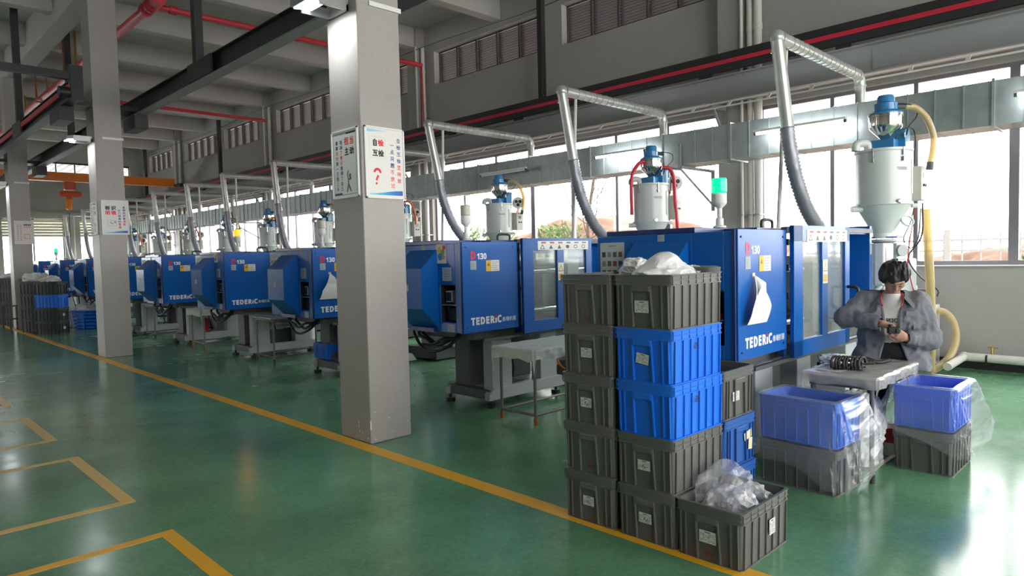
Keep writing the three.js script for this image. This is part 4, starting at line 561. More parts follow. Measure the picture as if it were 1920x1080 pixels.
const arm4 = makeArm(`galvanised exhaust arm rising from the ${ordinals[4]} machine of the row`, 0.3); arm4.position.x = AX[4];
for (let k = 5; k < 10; k++) copy(arm4, [AX[k], 0, 0], 0, `galvanised exhaust arm rising from the ${ordinals[k]} machine of the row`);

copy(arm4, [-31.8, 0, 0], 0, 'galvanised exhaust arm last but one, left of the second column'); copy(arm4, [-34.9, 0, 0], 0, 'farthest galvanised exhaust arm, next to the end wall');
// signal lamps
function signalLamp(k, lens, label, dx = -0.33, dz = -0.5) {
  const t = thing('signal_lamp', label, 'lamp', [CORNER[k] + dx, 1.8235, FRONT + dz]);
  part('base', lathe([[0.05, 0], [0.05, 0.012], [0.03, 0.02], [0.03, 0.07], [0.02, 0.08], [0.02, 0.16]], 20), M.white, t); part('collar', lathe([[0.02, 0.15], [0.05, 0.18], [0.055, 0.19], [0.055, 0.265], [0.02, 0.268]], 24), M.white, t);
  part('lens', lathe([[0.05, 0.265], [0.057, 0.275], [0.057, 0.372], [0.05, 0.382], [0.002, 0.386]], 28), lens, t, lens === M.lampOff ? 'unlit lens' : 'glowing lens');
  if (lens !== M.lampOff) { const l = new THREE.PointLight(lens.emissive, 0.1); l.position.y = 0.32; l.shadow.radius = 2; l.castShadow = true; l.name = 'signal_glow'; t.add(l); }
}
signalLamp(0, M.lampGreen, 'signal lamp glowing green on top of the nearest machine', -0.36, -0.45);
signalLamp(1, M.lampOff, 'unlit white signal lamp on the machine right of nearest column', -0.42, -0.45);
signalLamp(2, M.lampOff, 'unlit white signal lamp on the machine left of nearest column', -0.5, -0.45);
signalLamp(3, M.lampAmber, 'signal lamp glowing orange, between nearest and second columns', -0.6, -0.5);
signalLamp(6, M.lampAmber, 'signal lamp glowing orange, just left of the second column', -0.3, -0.5);
signalLamp(8, M.lampGreen, 'signal lamp glowing green beside the farthest column', -0.1, -0.5);
// ================= stacking crates =================
const crateParts = {};
function crateGeo() {
  if (crateParts.body) return crateParts;
  const R = (w, d, y, r = 0.025) => ({ w, d, y, r });
  crateParts.body = ringLoft([R(0.378, 0.538, 0), R(0.378, 0.538, 0.006), R(0.362, 0.522, 0.009), R(0.374, 0.534, 0.243), R(0.374, 0.534, 0.304), R(0.366, 0.526, 0.304), R(0.352, 0.512, 0.012)], 4, true, true);
  crateParts.rim = merge([ringLoft([R(0.374, 0.534, 0.243), R(0.394, 0.554, 0.243), R(0.394, 0.554, 0.249), R(0.386, 0.546, 0.25), R(0.386, 0.546, 0.268), R(0.395, 0.555, 0.269), R(0.395, 0.555, 0.275), R(0.388, 0.548, 0.276), R(0.39, 0.55, 0.297), R(0.398, 0.558, 0.299), R(0.398, 0.558, 0.305), R(0.368, 0.528, 0.305)], 4)]);
  const ribs = []; for (const s of [1, -1]) for (const z of [-0.245, -0.16, -0.08, 0.0, 0.08, 0.16, 0.245]) ribs.push(place(new THREE.BoxGeometry(0.012, 0.24, 0.006), s * 0.188, 0.128, z, 0, 0, -s * 0.02), place(new THREE.BoxGeometry(0.004, 0.05, 0.005), s * 0.196, 0.272, z + 0.02));
  for (const s of [1, -1]) for (const x of [-0.165, -0.135, 0.125, 0.165]) ribs.push(place(new THREE.BoxGeometry(0.006, 0.235, 0.012), x, 0.128, s * 0.268, s * 0.02));
  crateParts.body = merge([crateParts.body, ribs]); const hd = [];
  hd.push(place(new THREE.BoxGeometry(0.007, 0.235, 0.018), -0.068, 0.125, 0.27, 0.02, 0, 0.03), place(new THREE.BoxGeometry(0.007, 0.235, 0.018), 0.06, 0.125, 0.27, 0.02, 0, 0.06), place(new RoundedBoxGeometry(0.12, 0.036, 0.026, 2, 0.006), -0.006, 0.226, 0.27));
  crateParts.handle = merge(hd); crateParts.handle2 = merge(hd.map((g) => g.clone().rotateY(Math.PI)));
  return crateParts;
}
function crate(label, mat, pos, turn = 0, opt = {}) {
  const c = crateGeo(), t = thing('crate', label, 'crate', pos, turn, opt.group); t.scale.setScalar(opt.scale || 1);
  const add = (n, g, m = mat) => { const x = new THREE.Mesh(m.userData.tile ? (g.userData.tiled ??= boxUV(clean(g).clone())) : g, m); x.name = n; x.castShadow = x.receiveShadow = true; t.add(x); return x; };
  add('body', c.body); add('rim', c.rim); add('handle', c.handle); add('handle', c.handle2);
  if (opt.note !== undefined) part('paper_note', faceZ(opt.nw || 0.085, opt.nh || 0.058, opt.nx ?? -0.004, opt.ny ?? 0.135, 0.2725, opt.tilt || 0).rotateX(0), D.notes[opt.note], t, 'white paper note stuck on the front');
  if (opt.stamp) part('stamp_print', faceZ(0.06, 0.075, 0.0, 0.055, 0.2665), D.stamp, t, 'faint red stamped print'); if (opt.mark) part('ink_mark', faceX(0.07, 0.055, 0.1895, 0.2, 0.02), D.mark, t, 'smudged ink characters');
  if (opt.sideNote) part('paper_note', faceX(0.07, 0.085, 0.1965, 0.15, -0.06), D.notes[0], t, 'white torn paper note on the long side');
  if (opt.torn) part('torn_label', [faceZ(0.1, 0.05, 0.09, 0.17, 0.274, 0.2), faceZ(0.05, 0.075, 0.12, 0.11, 0.2745, -0.1)], M.cream, t, 'remains of torn paper labels');
  return t;
}
const H = 0.3045, S1 = [-2.61, -3.465], S2 = [-2.2, -3.465];
crate('grey crate topmost of the left five-high stack, red stamp on front', M.crateGrey, [S1[0], 4 * H, S1[1]], 0, { stamp: true });
crate('grey crate second from the top of the left five-high stack', M.crateGrey, [S1[0] + 0.004, 3 * H, S1[1]], 0.006, { note: 0 });
crate('grey crate in the middle of the left five-high stack', M.crateGrey, [S1[0], 2 * H, S1[1] + 0.004], -0.004, { note: 2 });
crate('grey crate second from the floor of left five-high stack, red stamp', M.crateGrey, [S1[0] + 0.006, H, S1[1]], 0, { stamp: true });
crate('grey crate on the floor at the foot of left five-high stack', M.crateGrey, [S1[0], 0, S1[1]], 0.004, { note: 1 });
crate('grey crate topmost of the mixed stack, above the two blue crates', M.crateGrey, [S2[0], 4 * H, S2[1]], 0, { note: 0, nw: 0.095, nh: 0.068, ny: 0.125 });
crate('upper blue crate of the mixed stack, tilted white note on front', M.crateBlue, [S2[0], 3 * H, S2[1]], 0, { note: 0, tilt: -0.14, mark: true });
crate('lower blue crate of the mixed stack, no note on it', M.crateBlue, [S2[0] + 0.004, 2 * H, S2[1]], -0.004, { mark: true });
crate('grey crate directly under the two blue crates of mixed stack', M.crateGrey, [S2[0], H, S2[1]], 0, { note: 1 });
crate('grey crate on the floor at the foot of the mixed stack', M.crateGrey, [S2[0] + 0.003, 0, S2[1]], 0, { note: 2 });
crate('open grey crate in front at the aisle line, full of clear plastic bags', M.crateGrey, [-1.805, 0, -3.465], 0, { note: 0, nw: 0.1, nh: 0.065, stamp: true, sideNote: true });
// stack behind the two tall ones
crate('open grey crate on top of the short stack behind the mixed stack', M.crateGrey, [-2.285, 0.609, -3.965], Math.PI / 2, { note: 0, nx: -0.05 });
crate('blue crate with torn labels, middle of the short rear stack', M.crateDarkBlue, [-2.28, 0.3045, -3.965], Math.PI / 2, { torn: true });
crate('blue crate with torn labels at the foot of the short rear stack', M.crateDarkBlue, [-2.275, 0, -3.965], Math.PI / 2, { torn: true });
// bins beside the worker
const TA = -0.06 + Math.PI / 2;
crate('grey crate under the bagged blue bin left of the table', M.crateGrey, [-1.92, 0, -4.8], TA, {});
crate('blue crate lined with clear plastic, left of the work table', M.crateBlue, [-1.92, 0.318, -4.8], TA, {});
crate('grey crate under the translucent blue bin at the worker\'s feet', M.crateGrey, [-1.4, 0, -5.8], 0, {});
crate('bright translucent blue crate lined with film, right of the work table', M.crateClear, [-1.4, 0.318, -5.8], 0, {});
{ // parts lying in the translucent bin
  const r = rng(31); for (let i = 0; i < 9; i++) { const x = -1.4 + (r() - 0.5) * 0.22, z = -5.8 + (r() - 0.5) * 0.36, y = 0.36 + r() * 0.06; single('moulded_part', [lathe([[0.02, -0.03], [0.05, -0.02], [0.055, 0.03], [0.045, 0.032], [0.04, -0.01], [0.005, -0.012]], 16).rotateX(r() * 3).rotateZ(r() * 3).translate(x, y, z), soft(0.09, 0.02, 0.03, 0.006, x, y + 0.01, z, r(), r() * 3, r())], M.black, 'black moulded part lying in the translucent blue bin', 'moulded part', 'black parts in the translucent bin'); }
}
// far stacks by the farthest column
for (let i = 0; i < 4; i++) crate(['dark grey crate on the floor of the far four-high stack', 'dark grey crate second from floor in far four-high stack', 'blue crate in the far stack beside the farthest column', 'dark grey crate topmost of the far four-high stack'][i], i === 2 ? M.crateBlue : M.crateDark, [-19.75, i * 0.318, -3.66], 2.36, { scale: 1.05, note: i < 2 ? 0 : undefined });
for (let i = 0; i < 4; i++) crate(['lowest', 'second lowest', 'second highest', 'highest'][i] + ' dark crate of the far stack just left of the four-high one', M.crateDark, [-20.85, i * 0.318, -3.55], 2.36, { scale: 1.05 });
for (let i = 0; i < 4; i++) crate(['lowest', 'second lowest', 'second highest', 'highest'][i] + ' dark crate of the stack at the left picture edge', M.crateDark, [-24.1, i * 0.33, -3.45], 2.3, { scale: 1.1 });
{ // small dark step rack left of the far stacks
  const t = thing('step_stool', 'small black two-step stool before the far crate stacks', 'stool', [-21.9, 0, -3.05], 0.8); part('step', span(-0.2, 0.2, 0.28, 0.31, -0.14, 0.14, 0.005), M.black, t); part('step', span(-0.2, 0.2, 0.62, 0.65, -0.14, 0.05, 0.005), M.black, t); for (const s of [-0.18, 0.18]) part('leg', [span(s - 0.015, s + 0.015, 0, 0.65, -0.13, -0.1), span(s - 0.015, s + 0.015, 0, 0.3, 0.1, 0.13)], M.black, t);
}
{ // basket of white bags at the far end
  const t = thing('basket', 'blue slatted plastic basket on the floor left of the second column', 'basket', [-20.45, 0, -4.6], 0.75); const rings = []; for (let i = 0; i < 5; i++) rings.push(ringLoft([{ w: 0.56 + i * 0.025, d: 0.42 + i * 0.02, y: 0.02 + i * 0.09, r: 0.06 }, { w: 0.575 + i * 0.025, d: 0.43 + i * 0.02, y: 0.075 + i * 0.09, r: 0.06 }, { w: 0.56 + i * 0.025, d: 0.415 + i * 0.02, y: 0.075 + i * 0.09, r: 0.06 }, { w: 0.545 + i * 0.025, d: 0.405 + i * 0.02, y: 0.02 + i * 0.09, r: 0.06 }], 4));
  for (const g of rings) part('slat', g, M.crateBlue, t); part('bottom', span(-0.26, 0.26, 0.01, 0.025, -0.19, 0.19, 0.005), M.crateBlue, t); for (const [x, z] of [[-0.3, 0], [0.3, 0], [0, 0.23], [0, -0.23]]) part('upright', span(x - 0.02, x + 0.02, 0.01, 0.46, z - 0.02, z + 0.02, 0.004), M.crateBlue, t); part('rim', ringLoft([{ w: 0.68, d: 0.52, y: 0.45, r: 0.07 }, { w: 0.7, d: 0.54, y: 0.48, r: 0.07 }, { w: 0.66, d: 0.5, y: 0.48, r: 0.07 }], 4), M.crateBlue, t);
  const b = thing('storage_bin', 'dark blue plastic bin behind the slatted basket', 'bin', [-21.35, 0, -4.75], 0.75); part('body', ringLoft([{ w: 0.6, d: 0.42, y: 0, r: 0.04 }, { w: 0.68, d: 0.5, y: 0.4, r: 0.05 }, { w: 0.65, d: 0.47, y: 0.4, r: 0.05 }, { w: 0.58, d: 0.4, y: 0.02, r: 0.04 }], 4, true, true), M.navy, b); part('rim', ringLoft([{ w: 0.68, d: 0.5, y: 0.38, r: 0.05 }, { w: 0.71, d: 0.53, y: 0.38, r: 0.05 }, { w: 0.71, d: 0.53, y: 0.41, r: 0.05 }, { w: 0.66, d: 0.48, y: 0.41, r: 0.05 }], 4), M.navy, b);
}
{ const t = crate('small blue crate standing on the skid of the third machine', M.crateBlue, [-8.93, 0.222, -5.02], Math.PI / 2, { scale: 0.72 }); }

// ---------- crumpled plastic bags ----------
function crumple(seed, rx, ry, rz, { detail = 5, rough = 0.3, flat = 0.0, freq = 2.6, peaks = [] } = {}) {
  let g = mergeVertices(new THREE.IcosahedronGeometry(1, 18 + detail * 4).deleteAttribute('uv').deleteAttribute('normal')); const p = g.attributes.position, v = V(0, 0, 0);
  for (let i = 0; i < p.count; i++) {
    v.fromBufferAttribute(p, i); const n = v.clone(), q = n.clone().multiplyScalar(freq);
    const ridge = (s) => 1 - Math.abs(noise3(q.x * s + seed, q.y * s + seed * 1.7, q.z * s - seed)); let k = 1 + rough * (0.95 * (ridge(1) - 0.6) + 0.36 * (ridge(2.3) - 0.6) + 0.1 * (ridge(5.1) - 0.6)) + rough * 0.5 * noise3(q.x * 0.6 + seed, q.y * 0.6, q.z * 0.6);
    for (const [a, b, c, h, w] of peaks) { const d = n.distanceTo(V(a, b, c).normalize()); k += h * Math.exp(-(d * d) / (w * w)); }
    let y = n.y * k * ry; if (y < -flat * ry) y = -flat * ry + (y + flat * ry) * 0.12; p.setXYZ(i, n.x * k * rx, y, n.z * k * rz);
  }
  g.computeVertexNormals(); return g;
}
function bag(label, pos, geo, mat, group) { const t = thing('plastic_bag', label, 'plastic bag', pos, 0, group); part('film', geo, mat, t); return t; }
bag('large clear plastic bag heaped in the open front crate', [-1.87, 0.25, -3.5], crumple(3, 0.14, 0.14, 0.2, { rough: 0.34, freq: 2.0, flat: 0.5, peaks: [[-0.1, 1, -0.2, 0.25, 0.5]] }), M.filmBag);
{ const t = thing('wrapped_goods', 'grey goods inside the large clear bag of the front crate', 'goods', [-1.86, 0.2, -3.5]); part('bundle', crumple(12, 0.115, 0.115, 0.17, { rough: 0.2, freq: 1.7, flat: 0.5 }), M.filmPart, t); }
bag('smaller white plastic bag at the right in the open front crate', [-1.73, 0.265, -3.41], crumple(8, 0.095, 0.08, 0.1, { rough: 0.3, freq: 2.2, flat: 0.6 }), M.milkyClear);
bag('flat clear bag pressed against the rear of the open front crate', [-1.76, 0.24, -3.6], crumple(21, 0.12, 0.09, 0.1, { rough: 0.35, freq: 1.9, flat: 0.5 }), M.filmBag);
bag('white plastic bag bulging from the top of the left crate stack', [-2.53, 5 * H + 0.0, -3.6], crumple(5, 0.09, 0.085, 0.1, { rough: 0.36, flat: 0.45, peaks: [[0.9, 0.8, 0, 0.2, 0.5]] }), M.milky);
bag('white plastic bag peaked above the top crate of the mixed stack', [-2.22, 5 * H - 0.02, -3.44], crumple(14, 0.165, 0.085, 0.2, { rough: 0.2, freq: 1.7, flat: 0.3, peaks: [[0.15, 1, 0.1, 0.75, 0.4]] }), M.milky);
bag('small white plastic bag at the rear of the mixed stack', [-2.13, 5 * H - 0.03, -3.6], crumple(17, 0.09, 0.06, 0.09, { rough: 0.5, flat: 0.3 }), M.milky);
single('lid', [ringLoft([{ w: 0.16, d: 0.16, y: 0, r: 0.07 }, { w: 0.17, d: 0.17, y: 0.03, r: 0.075 }, { w: 0.15, d: 0.15, y: 0.034, r: 0.07 }], 5, true, true).translate(-2.07, 5 * H - 0.002, -3.66)], M.darkGrey, 'round grey lid resting on the rear of the mixed stack', 'lid');
bag('white plastic bags on top of the far four-high crate stack', [-19.8, 1.3, -3.66], crumple(41, 0.26, 0.1, 0.18, { rough: 0.5, flat: 0.3 }), M.milky); bag('long white plastic bag on top of the far left crate stack', [-20.85, 1.32, -3.55], crumple(44, 0.32, 0.15, 0.24, { rough: 0.45, flat: 0.3, peaks: [[0.7, 0.8, 0, 0.4, 0.5]] }), M.milky); bag('white plastic bag on the crate stack at the left edge', [-24.1, 1.37, -3.45], crumple(46, 0.3, 0.09, 0.24, { rough: 0.4, flat: 0.3 }), M.milky);
bag('white plastic bags spilling from the blue slatted basket', [-20.45, 0.5, -4.6], crumple(48, 0.3, 0.14, 0.24, { rough: 0.45, flat: 0.3 }), M.milky); bag('clear plastic bag over the dark blue bin', [-21.35, 0.46, -4.75], crumple(51, 0.33, 0.16, 0.26, { rough: 0.45, flat: 0.3 }), M.film);
// film liner: from inside the crate over its rim and down outside
function liner(label, pos, turn, w, d, hem, seed, bulge) {
  const t = thing('bin_liner', label, 'plastic liner', pos, turn); const NU = 220, NV = 60, ring = ringPoints(1, 1, 0.12, 8);
  const along = (u, ww, dd, r) => { const a = ringPoints(ww, dd, r, 16), n = a.length, f = u * n, i = Math.floor(f) % n, j = (i + 1) % n, k = f - Math.floor(f); return [mix(a[i][0], a[j][0], k), mix(a[i][1], a[j][1], k)]; };
  const fn = (u, v) => {
    const uu = u % 1; let off, y; const top = 0.313;
    if (v < 0.22) { const k = v / 0.22; off = -0.028; y = mix(0.06, top - 0.006, k); } else if (v < 0.34) { const k = (v - 0.22) / 0.12; off = mix(-0.028, 0.014, k); y = top + 0.006 * Math.sin(k * Math.PI); } else { const k = (v - 0.34) / 0.66, [cx, cz] = along(uu, 1, 1, 0.1); off = 0.014 + bulge(cx, cz) * Math.sin(Math.min(1, k * 1.15) * Math.PI * 0.62) * 1.05; y = mix(top, hem(cx, cz), k); }
    const [x, z] = along(uu, w + off * 2, d + off * 2, 0.03 + Math.max(0, off) * 0.8), out = Math.max(0, (v - 0.3) / 0.7), ang = Math.atan2(z, x);
    const fold = 1 - Math.abs(noise3(Math.cos(ang) * 7 + seed, y * 6 + seed, Math.sin(ang) * 7)), fold2 = 1 - Math.abs(noise3(Math.cos(ang) * 17 + seed * 2, y * 22, Math.sin(ang) * 17)), fold3 = 1 - Math.abs(noise3(ang * 3 + y * 9 + seed, y * 5 - ang * 2, seed)), n = (fold - 0.6) * 0.075 * out + (fold2 - 0.65) * 0.03 * (0.25 + out) + (fold3 - 0.6) * 0.035 * out + 0.008 * noise3(Math.cos(ang) * 40, y * 8, Math.sin(ang) * 40 + seed) * (v > 0.2 ? 1 : 0.3);
    const l = Math.hypot(x, z) || 1; return [x + (x / l) * Math.max(n, off > 0 ? -0.008 : -0.02), y + (v > 0.34 ? 0.012 * noise3(ang * 4 + seed, 2, v) * out : 0), z + (z / l) * Math.max(n, off > 0 ? -0.008 : -0.02)];
  };
  part('film', sheet(fn, NU, NV), M.film, t); return t;
}
// in the liner's own axes: right = +x, towards the viewer = +z (the long crates are turned a quarter)
liner('clear plastic liner hanging over the blue bin left of table', [-1.92, 0.318, -4.8], -0.06, 0.56, 0.395, (x, z) => (x > 0.3 && z > -0.2 ? -0.2 : -0.13) - 0.05 * (z > 0 ? x + 0.3 : 0), 4, (x, z) => 0.035 + 0.12 * Math.max(0, x) + 0.05 * Math.max(0, z) + 0.04 * Math.max(0, -x));
liner('clear plastic liner hanging over the translucent blue bin', [-1.4, 0.318, -5.8], 0, 0.395, 0.56, (x, z) => -0.02 - 0.16 * Math.max(0, x + 0.3), 9, (x, z) => 0.035 + 0.12 * Math.max(0, x) + 0.05 * Math.max(0, -x));

// ================= work tables and other small things =================
function workTable(label, x0, x1, z0, z1, y, clothMat, opt = {}) {
  const t = thing('work_table', label, 'table', [0, 0, 0]);
  part('top_board', span(x0, x1, y - 0.03, y, z1, z0, 0.004), M.steel, t);
  for (const [x, z] of [[x0 + 0.04, z0 - 0.05], [x1 - 0.04, z0 - 0.05], [x0 + 0.04, z1 + 0.05], [x1 - 0.04, z1 + 0.05]]) { const l = part('leg', rod(V(x, 0.0, z), V(x, y - 0.03, z), 0.016, 12), opt.dark ? M.darkGrey : M.stainless, t); part('foot_cap', rod(V(x, 0, z), V(x, 0.06, z), 0.021, 12), opt.rust ? M.rust : M.black, l); }
  part('stretcher', rod(V(x0 + 0.04, 0.09, z0 - 0.05), V(x1 - 0.04, 0.09, z0 - 0.05), 0.013, 10), M.stainless, t); part('stretcher', rod(V(x1 - 0.04, 0.09, z0 - 0.05), V(x1 - 0.04, 0.09, z1 + 0.05), 0.013, 10), M.stainless, t); part('stretcher', rod(V(x0 + 0.04, 0.09, z0 - 0.05), V(x0 + 0.04, 0.09, z1 + 0.05), 0.013, 10), M.stainless, t);
  part('apron', [span(x0 + 0.02, x1 - 0.02, y - 0.07, y - 0.03, z0 - 0.06, z0 - 0.03), span(x1 - 0.06, x1 - 0.03, y - 0.07, y - 0.03, z1 + 0.03, z0 - 0.03)], M.stainless, t);
  return t;
}
function clothOver(label, x0, x1, z0, z1, y, drop, seed, mat, corner = 0) {
  const t = thing('table_cover', label, 'table cover', [(x0 + x1) / 2, y, (z0 + z1) / 2]); const w = x1 - x0, d = z0 - z1;
  const fn = (u, v) => { const a = (u - 0.5) * 2, b = (v - 0.5) * 2, ex = 1 - drop / w * 0, px = a * (w / 2 + drop), pz = b * (d / 2 + drop); let x = clamp(px, -w / 2, w / 2), z = clamp(pz, -d / 2, d / 2); const ox = Math.abs(px) - w / 2, oz = Math.abs(pz) - d / 2, o = Math.max(0, ox, oz); const both = ox > 0 && oz > 0; let yy = 0.006 + 0.004 * noise3(px * 14 + seed, pz * 14, 1) + 0.003 * (1 - Math.abs(noise3(px * 30, pz * 22 + seed, 4))); if (o > 0) { const fl = 0.014 + 0.012 * noise3(px * 16 + seed, pz * 16, 2); yy = -o * (both ? 1.0 + corner : 0.9 + 0.25 * noise3(px * 9 + seed, pz * 9, 7)); x += Math.sign(px) * (ox > 0 ? fl : 0); z += Math.sign(pz) * (oz > 0 ? fl : 0); if (both) { x -= Math.sign(px) * 0.02; z -= Math.sign(pz) * 0.02; } } return [x, yy, z]; };
  part('sheet', sheet(fn, 70, 90), mat, t); return t;
}
// worker's table
workTable('worker\'s steel table wrapped in plastic film, black mouldings on it', -2.03, -1.55, -5.0, -5.88, 0.725, null, { dark: true });
single('table_pad', [span(-2.04, -1.54, 0.7255, 0.745, -5.89, -4.99, 0.008)], std(lin(0.62, 0.58, 0.55), 0.6), 'pale padded board on the worker\'s table under the film', 'board');
clothOver('clear crinkled plastic film wrapped over worker\'s table', -2.045, -1.535, -4.985, -5.895, 0.746, 0.075, 5, std(lin(0.88, 0.86, 0.84), 0.22, 0, { transmission: 0.72, thickness: 0 }), 0.6);
{ // red smeared sheet and the pile of black mouldings
  single('paper_sheet', sheet((u, v) => [-2.0 + u * 0.2 + v * 0.04, 0.756 + 0.01 * u * v, -5.06 - v * 0.26], 6, 6), solid(canvasTex(64, 64, (g) => { g.fillStyle = '#d8d0cc'; g.fillRect(0, 0, 64, 64); g.fillStyle = '#d8777e'; g.fillRect(8, 30, 30, 8); g.fillRect(20, 44, 26, 6); })), 'white paper with red print at left of worker\'s table', 'paper');
  const r = rng(77); for (let i = 0; i < 8; i++) { const t = thing('moulded_clip', ['first', 'second', 'third', 'fourth', 'fifth', 'sixth', 'seventh', 'eighth'][i] + ' black ring clip from the left in the row on worker\'s table', 'moulded part', [-1.875 + i * 0.024, 0.758, -5.16 - i * 0.008], 1.2 + r() * 0.25, 'black ring clips on the table'); const g = [place(new THREE.TorusGeometry(0.045, 0.009, 8, 26, 5.2), 0, 0.05, 0, 0, 0, 0.4 + r() * 0.6), soft(0.03, 0.018, 0.022, 0.004, 0.0, 0.009, 0), soft(0.014, 0.05, 0.02, 0.003, -0.04, 0.035, 0)]; part('ring', g, M.black, t); part('bright_bush', rod(V(0.045, 0.06, -0.007), V(0.045, 0.06, 0.007), 0.011, 10), i % 2 ? M.black : M.steel, t); }
  bag('white torn plastic bag on the left of worker\'s table', [-1.95, 0.79, -5.4], crumple(61, 0.1, 0.035, 0.13, { rough: 0.6, flat: 0.6 }), M.milky);
  single('moulded_part', [tube([V(-1.88, 0.765, -5.5), V(-1.8, 0.79, -5.56), V(-1.72, 0.767, -5.6), V(-1.66, 0.78, -5.68)], 0.016, 30, 8), soft(0.1, 0.03, 0.06, 0.01, -1.78, 0.77, -5.54, 0, 0.6)], M.black, 'heap of black mouldings at the rear of worker\'s table', 'moulded part');
  bag('large white sack under the worker\'s table', [-1.82, 0.24, -5.45], crumple(66, 0.17, 0.28, 0.3, { rough: 0.3, flat: 0.8 }), M.milky);
  single('floor_board', [span(-1.85, -1.63, 0.0, 0.1, -5.98, -5.8, 0.006)], M.paper, 'pale block on the floor between the two lined bins', 'board');
  single('red_block', [extrude([[-0.045, 0], [0.045, 0], [0.03, 0.15], [-0.03, 0.15]], 0.05, 0.004).translate(-1.71, 0.101, -5.87)], M.red, 'small red tapered plastic block on the pale block between lined bins', 'block');
}
// cloth-covered table at the second machine
workTable('steel table with rusty feet at the second machine, pale cloth on it', -5.02, -4.47, -4.68, -5.8, 0.73, null, { rust: true });
clothOver('pale greenish cloth over the table at the second machine', -5.04, -4.45, -4.66, -5.82, 0.732, 0.11, 15, M.cloth, 1.3);
workTable('thin steel table before the fourth machine', -11.14, -10.46, -4.88, -6.05, 0.74, null); workTable('thin steel table before the fifth machine, bag hanging from it', -14.1, -13.4, -4.88, -6.0, 0.74, null, { rust: true }); workTable('thin steel table before the sixth machine', -17.0, -16.35, -4.9, -6.0, 0.74, null);
clothOver('white plastic sheet on the table before the fifth machine', -14.12, -13.38, -4.86, -6.02, 0.742, 0.13, 25, M.cloth, 1.1);
single('metal_plate', [span(-11.1, -10.5, 0.741, 0.76, -6.0, -4.95, 0.004)], M.steel, 'grey metal sheet on the table before the fourth machine', 'plate');
single('storage_box', [ringLoft([{ w: 0.36, d: 0.5, y: 0, r: 0.03 }, { w: 0.4, d: 0.54, y: 0.24, r: 0.03 }, { w: 0.37, d: 0.51, y: 0.24, r: 0.03 }, { w: 0.34, d: 0.48, y: 0.01, r: 0.03 }], 4, true, true).translate(-11.6, 0.2, -5.5)], M.darkGrey, 'dark grey box standing on the skid of the fourth machine', 'box');
bag('white bag in the dark box on the fourth machine\'s skid', [-11.6, 0.46, -5.5], crumple(71, 0.16, 0.09, 0.22, { rough: 0.5, flat: 0.4 }), M.milky);
{ const t = thing('bucket', 'white plastic bucket behind the table of the fourth machine', 'bucket', [-11.42, 0.2, -6.05]); part('body', lathe([[0.001, 0], [0.09, 0], [0.11, 0.24], [0.115, 0.245], [0.104, 0.245], [0.085, 0.01]], 24), M.white, t); part('rim', lathe([[0.11, 0.225], [0.118, 0.23], [0.118, 0.25], [0.11, 0.25]], 24), M.white, t); }
single('storage_box', [ringLoft([{ w: 0.2, d: 0.2, y: 0, r: 0.03 }, { w: 0.23, d: 0.23, y: 0.27, r: 0.03 }, { w: 0.2, d: 0.2, y: 0.27, r: 0.03 }], 4, true, true).translate(-14.55, 0.22, -5.3)], M.red, 'red plastic tub behind the hoses of the fifth machine', 'tub');
// curled sheets on two machines' panels
function curled(label, x, y, z, s) { const t = thing('paper_sheet', label, 'paper', [x, y, z]); const f = (u, v) => { const k = v, w = mix(0.01, 0.2, Math.min(1, k * 1.5)) * (1 - 0.25 * Math.max(0, k - 0.6)); const a = (u - 0.45) * w * 2 * s; return [0.012 + 0.06 * Math.sin(k * 2.6) * (1 - 0.4 * u) + 0.02 * u * k, -0.34 * k * s, -a * 0.8 + 0.06 * k * s - 0.03 * Math.sin(k * 3)]; }; part('page', sheet(f, 14, 24), M.paper, t); part('folded_flap', sheet((u, v) => [0.02 + 0.075 * Math.min(1, v * 3) - 0.045 * v, (0.0 - 0.15 * v - 0.06 * (1 - u) * v) * s, (0.0 + (0.11 - 0.21 * u) * v) * s], 10, 14), M.paper, t); part('tape', span(0.0, 0.004, -0.01, 0.02, -0.02, 0.02), M.cream, t); }
curled('curled white paper sheet taped to the nearest machine\'s side panel', -2.266, 1.46, -4.68, 1); curled('curled white paper sheet taped to the third machine\'s side panel', -8.256, 1.46, -4.7, 1);
single('sticker_sheet', [faceZ(0.17, 0.2, -5.53, 1.68, FRONT + 0.003)], D.kids, 'colourful child-like sticker sheet on the second machine\'s front', 'sticker'); single('sticker_sheet', [faceZ(0.15, 0.15, -11.45, 1.72, FRONT + 0.003)], D.kids, 'yellow and brown sticker sheet on the fourth machine\'s front', 'sticker');
